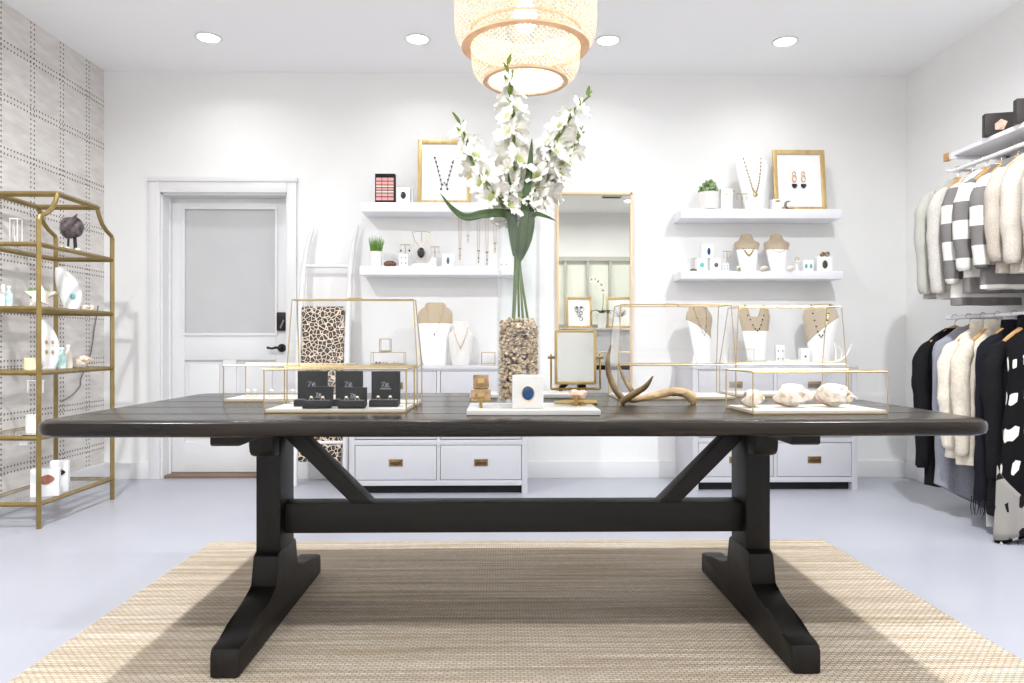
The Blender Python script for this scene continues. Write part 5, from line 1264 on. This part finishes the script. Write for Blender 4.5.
grass_pot('white pot of green grass on the glass shelf behind the starfish', 38.5, 4.25, zs[3], .05, .06, .085, 80, seed=8, potm=M_POT)
r = thing('starfish', 'white starfish leaning in front of the grass pot on the glass shelf', 'shell', epos(40, 4.12, zs[3]), 0, rot=(-.35, 0, .5))
m = M(); pts_ = []
for k in range(10): a = 2 * PI * k / 10 + PI / 2; q_ = .1 if k % 2 == 0 else .032; pts_.append((q_ * math.cos(a), q_ * math.sin(a) * .9 + .075))
m.prism([(a, b) for a, b in pts_], 'Y', -.010, .006, .005); m.wrinkle(.003, 40, 3); m.out('starfish_body', M_SHELLW, r)
def leafcard(label, px, Y, z0, w_, h_, tilt, rz, stone, grp='curved white shell displays'):
    r = thing('earring_display', label, 'earring display', epos(px, Y, z0), rz, grp); m = M()
    def f(u, v):
        s = u * 2 - 1; hw_ = w_ * .5 * (math.sin(PI * (.13 + .80 * v)) ** .7); bend = tilt * v * v
        return (s * hw_ + bend, -.02 + .03 * s * s + .03 * v, h_ * v)
    m.grid(f, 10, 16); m.out('curved_panel', M_WHITE, r, flip=False, solid=.005)
    m = M(); m.lathe([(.001, 0), (.034, 0), (.03, .008), (.001, .01)], n=20); m.out('foot', M_WHITE, r)
    if stone:
        M().ball((w_ * .12, -.02, h_ * .32), (.016, .006, .016), 12, 8).out('stone', stone, r)
    else:
        for k in range(4): M().ball(((k % 2 - .5) * w_ * .3 + .01, -.018, h_ * (.34 + .2 * (k // 2))), (.008, .004, .012), 8, 6).out('earring', M_GOLD, r)
    return r
leafcard('tall curved white display with a turquoise stone on the glass shelf', 71, 4.32, zs[3], .125, Zy(268, 4.3) - zs[3], -.07, .25, M_TEAL)
leafcard('tall curved white display with gold earrings, one shelf below the starfish', 49, 4.18, zs[2], .11, Zy(320, 4.18) - zs[2], -.05, .2, None)
def bottle(label, px, Y, z0, r_, h_, material, cork=True):
    r = thing('glass_bottle', label, 'bottle', epos(px, Y, z0), 0, 'little bottles on the glass shelves')
    M().lathe([(.001, 0), (r_, 0), (r_, h_ * .62), (r_ * .45, h_ * .76), (r_ * .42, h_ * .9), (.001, h_ * .9)], n=18, cap=False).out('bottle_body', material, r)
    M().lathe([(.001, h_ * .9), (r_ * .5, h_ * .9), (r_ * .5, h_), (.001, h_)], n=14, cap=False).out('stopper', M_CANDLE, r)
M_TURQ = mat('turquoise_glaze', (140, 196, 190), .25, rgb2=(214, 228, 222), nscale=40)
bottle('pale green bottle with cream stopper at the wall end, beside the grass pot shelf edge', 9, 4.0, zs[3], .018, .115, M_TURQ)
bottle('white bottle with cream stopper at the wall end of the grass-pot glass shelf', 3, 4.08, zs[3], .02, .13, M_POT)
for i, (px, lb) in enumerate(((84, 'round white shell beside the turquoise display'), (91, 'small white shell at the far corner of the grass-pot glass shelf'))): shell('seashell', lb, epos(px, 4.38 + .05 * i, zs[3]), .06, (.3, 1.4, i * 2), grp='small shells by the turquoise display', lip=False)
bottle('turquoise and cream bottle on the middle glass shelf', 62, 4.22, zs[2], .024, .12, M_TURQ)
bottle('cream bottle beside the turquoise one on the middle glass shelf', 68, 4.28, zs[2], .024, .135, M_SHELLW)
shell('conch_shell', 'white conch lying at the far end of the middle glass shelf', epos(80, 4.36, zs[2]), .12, (.3, 1.4, .5))
def candle(label, px, Y, z0, r_, h_, material, grp='pillar candles'):
    r = thing('pillar_candle', label, 'candle', epos(px, Y, z0), 0, grp); M().lathe([(.001, 0), (r_, 0), (r_, h_ - .004), (r_ - .004, h_), (.001, h_ - .004)], n=24, cap=False).out('wax', material, r); M().tube([(0, 0, h_ - .004), (.001, 0, h_ + .012)], .0013, 5).out('wick', M_BLKSTONE, r)
candle('short cream candle on the middle glass shelf beside the gold post', 31, 4.05, zs[2], .034, .062, M_YEL); candle('white pillar candle on the glass shelf next to the tabletop corner', 33.5, 4.02, zs[1], .037, .095, M_CANDLE)
r = thing('acrylic_stand', 'slim clear earring stand above the white pillar candle', 'earring stand', epos(36, 4.2, zs[1])); m = M(); m.bx(-.03, .03, -.02, .02, 0, .005).bar((0, 0, 0), (0, 0, .27), .005).bar((-.05, 0, .27), (.05, 0, .27), .004); m.out('acrylic_frame', MATS['acrylic_edge'], r)
for a in (-.045, .04): M().tube([(a, 0, .27), (a, -.002, .2)], .003, 5).out('earring', MATS['white_card'], r)
o = M((X(24, 3.9), 3.9, ez[1] - .1)); c = at(24, 441, 3.88); o.o = Vector((c.x, 3.88, c.z)); o.bx(c.x - .022, c.x + .02, 3.876, 3.88, c.z - .022, c.z + .022, .0005); tagm = o.out('price_tag', M_WHITE); tag(tagm, 'white price tag hanging under the glass shelf near the tabletop corner', 'price tag')
m = M((c.x, 3.88, c.z)); m.bx(c.x - .01, c.x + .075, 3.878, 3.884, c.z + .022, c.z + .031); s_ = m.out('tag_strip', M_BLACKBOX); s_.parent = tagm; s_.location = (0, 0, 0)
def agate_card(label, px0, px1, pyt, Y, stone, rz):
    w_ = wpx(px0, px1, Y); h_ = Zy(pyt, Y) - zs[0]; r = thing('agate_card', label, 'display card', epos((px0 + px1) / 2, Y, zs[0]), rz, 'white agate cards on the bottom shelf')
    M().bx(-w_ / 2, w_ / 2, 0, .055, 0, h_, .0015).out('card', M_WHITE, r)
    m = M(); R0 = w_ * .24; m.prism([(R0 * (1 + .18 * math.sin(3 * a + 1)) * math.cos(a) + w_ * .08, h_ * .62 + R0 * .8 * (1 + .12 * math.sin(2 * a)) * math.sin(a)) for a in [2 * PI * k / 16 for k in range(16)]], 'Y', -.005, .001, .001); m.out('agate_slice', stone, r)
agate_card('white box with a reddish brown agate slice at the front of the bottom shelf', 32, 57, 468, 3.99, mat('agate_red', (134, 78, 62), .25, rgb2=(170, 112, 92), nscale=40), .35)
agate_card('white box with a dark agate slice, behind the reddish one on the bottom shelf', 51, 67, 460, 4.12, M_BLKSTONE, .35)
# cable on the studded wall
m = M((XL, 4.6, .6)); P_ = []
for px, py in ((102, 306), (98, 330), (96, 346), (92, 362), (85, 378), (84, 386), (76, 395), (66, 401)):
    Yw = (XL + .008) * F / (px - 500) ; P_.append((XL + .008, Yw, Zy(py, Yw)))
m.tube(spline(P_, 5), .004, 6); tag(m.out('power_cable', M_CABLE), 'thin grey cable trailing down the studded wall behind the gold shelving', 'cable')

# ================================================================ COUNTER AT THE REAR WALL (seen in the tall mirror)
ct = thing('sales_counter', 'white panelled counter reflected in the tall mirror', 'counter', (1.6, YR, 0))
o = ct.location; M(o).bx(.85, 2.35, YR + .02, .06, 1.155, 1.19, .003).out('countertop', M_CAB, ct)
m = M(o); m.bx(.88, 2.32, YR + .03, .03, 0, 1.155)
m.out('counter_body', M_CAB, ct)
for k in range(7): x = .88 + 1.44 * k / 6; M(o).bx(x - .02, x + .02, .03, .042, 0, 1.155, .003).out('panel_batten', M_CAB, ct)
def rframe(label, x):
    r = thing('picture_frame', label, 'picture frame', (x, -.06, 1.191), 0, 'gold frames on the rear counter', rot=(.12, 0, PI)); w_, h_, bar = .375, .45, .03; h2 = w_ / 2
    r.rotation_euler = (-.12, 0, PI)
    m = M(); m.bx(-h2, -h2 + bar, -.02, 0, 0, h_, .003).bx(h2 - bar, h2, -.02, 0, 0, h_, .003).bx(-h2 + bar, h2 - bar, -.02, 0, 0, bar, .003).bx(-h2 + bar, h2 - bar, -.02, 0, h_ - bar, h_, .003); m.out('frame_moulding', M_GFRAME, r)
    M().bx(-h2 + .02, h2 - .02, -.008, -.003, .02, h_ - .02).out('mat_board', M_WHITE, r); return r
f1 = rframe('gold framed ink drawing reflected in the tall mirror, on the orchid pot\'s door side', 1.14); f2 = rframe('gold framed tree drawing reflected in the tall mirror, on the orchid pot\'s clothes side', 1.725)
ink = mat('ink_grey', (96, 96, 100), .7)
m = M()
for i in range(12):
    rn = random.Random(i); c = Vector((rn.uniform(-.06, .06), -.0088, .2 + rn.uniform(-.09, .1))); R_ = rn.uniform(.015, .035); m.tube([c + Vector((R_ * math.cos(a), 0, R_ * math.sin(a))) for a in [k * .5 for k in range(12)]], .003, 4)
for s in (-1, 1): m.ball((s * .03, -.009, .3), (.024, .001, .016), 10, 6)
m.out('ink_drawing', ink, f1)
m = M(); rn = random.Random(4)
for i in range(26):
    a = rn.uniform(.1, 3.0); m.tube([(0, -.0088, .15), (.04 * math.cos(a), -.0088, .15 + .06 * math.sin(a)), (.1 * math.cos(a) + rn.uniform(-.02, .02), -.0088, .15 + .16 * math.sin(a))], .0022, 4)
m.tube([(0, -.0088, .08), (0, -.0088, .16)], .007, 5); m.out('ink_drawing', ink, f2)
r = thing('potted_orchid', 'white orchid in a tapered white pot reflected in the tall mirror', 'potted plant', (1.46, -.02, 1.191))
M().lathe([(.001, 0), (.055, 0), (.075, .2), (.078, .21), (.068, .21), (.06, .19), (.001, .18)], n=28, cap=False).out('pot', M_POT, r)
for a, L_ in ((.2, .2), (1.3, .16), (2.6, .2), (3.6, .18), (4.7, .17), (5.5, .2)): leafblade([(0, 0, .19), (math.cos(a) * L_ * .5, math.sin(a) * L_ * .3, .25), (math.cos(a) * L_, math.sin(a) * L_ * .45, .22)], .03, 'leaf', r, M_LEAF, up=(0, 0, 1))
sp_ = spline([(0, 0, .19), (.02, .01, .4), (.0, .02, .58), (-.09, .03, .68), (-.17, .03, .68)], 6); M().tube(sp_, .004, 6).out('stem', M_STEM, r)
for i in (10, 13, 16, 19, 22):
    b = BLOS.copy(); COL.objects.link(b); b.parent = r; b.location = sp_[min(i, len(sp_) - 1)]; b.rotation_mode = 'QUATERNION'; b.rotation_quaternion = Vector((.2 * (i % 3 - 1), 1, .1)).to_track_quat('Z', 'Y'); b.scale = (.9,) * 3
    for ch in BLOS.children: c = ch.copy(); COL.objects.link(c); c.parent = b
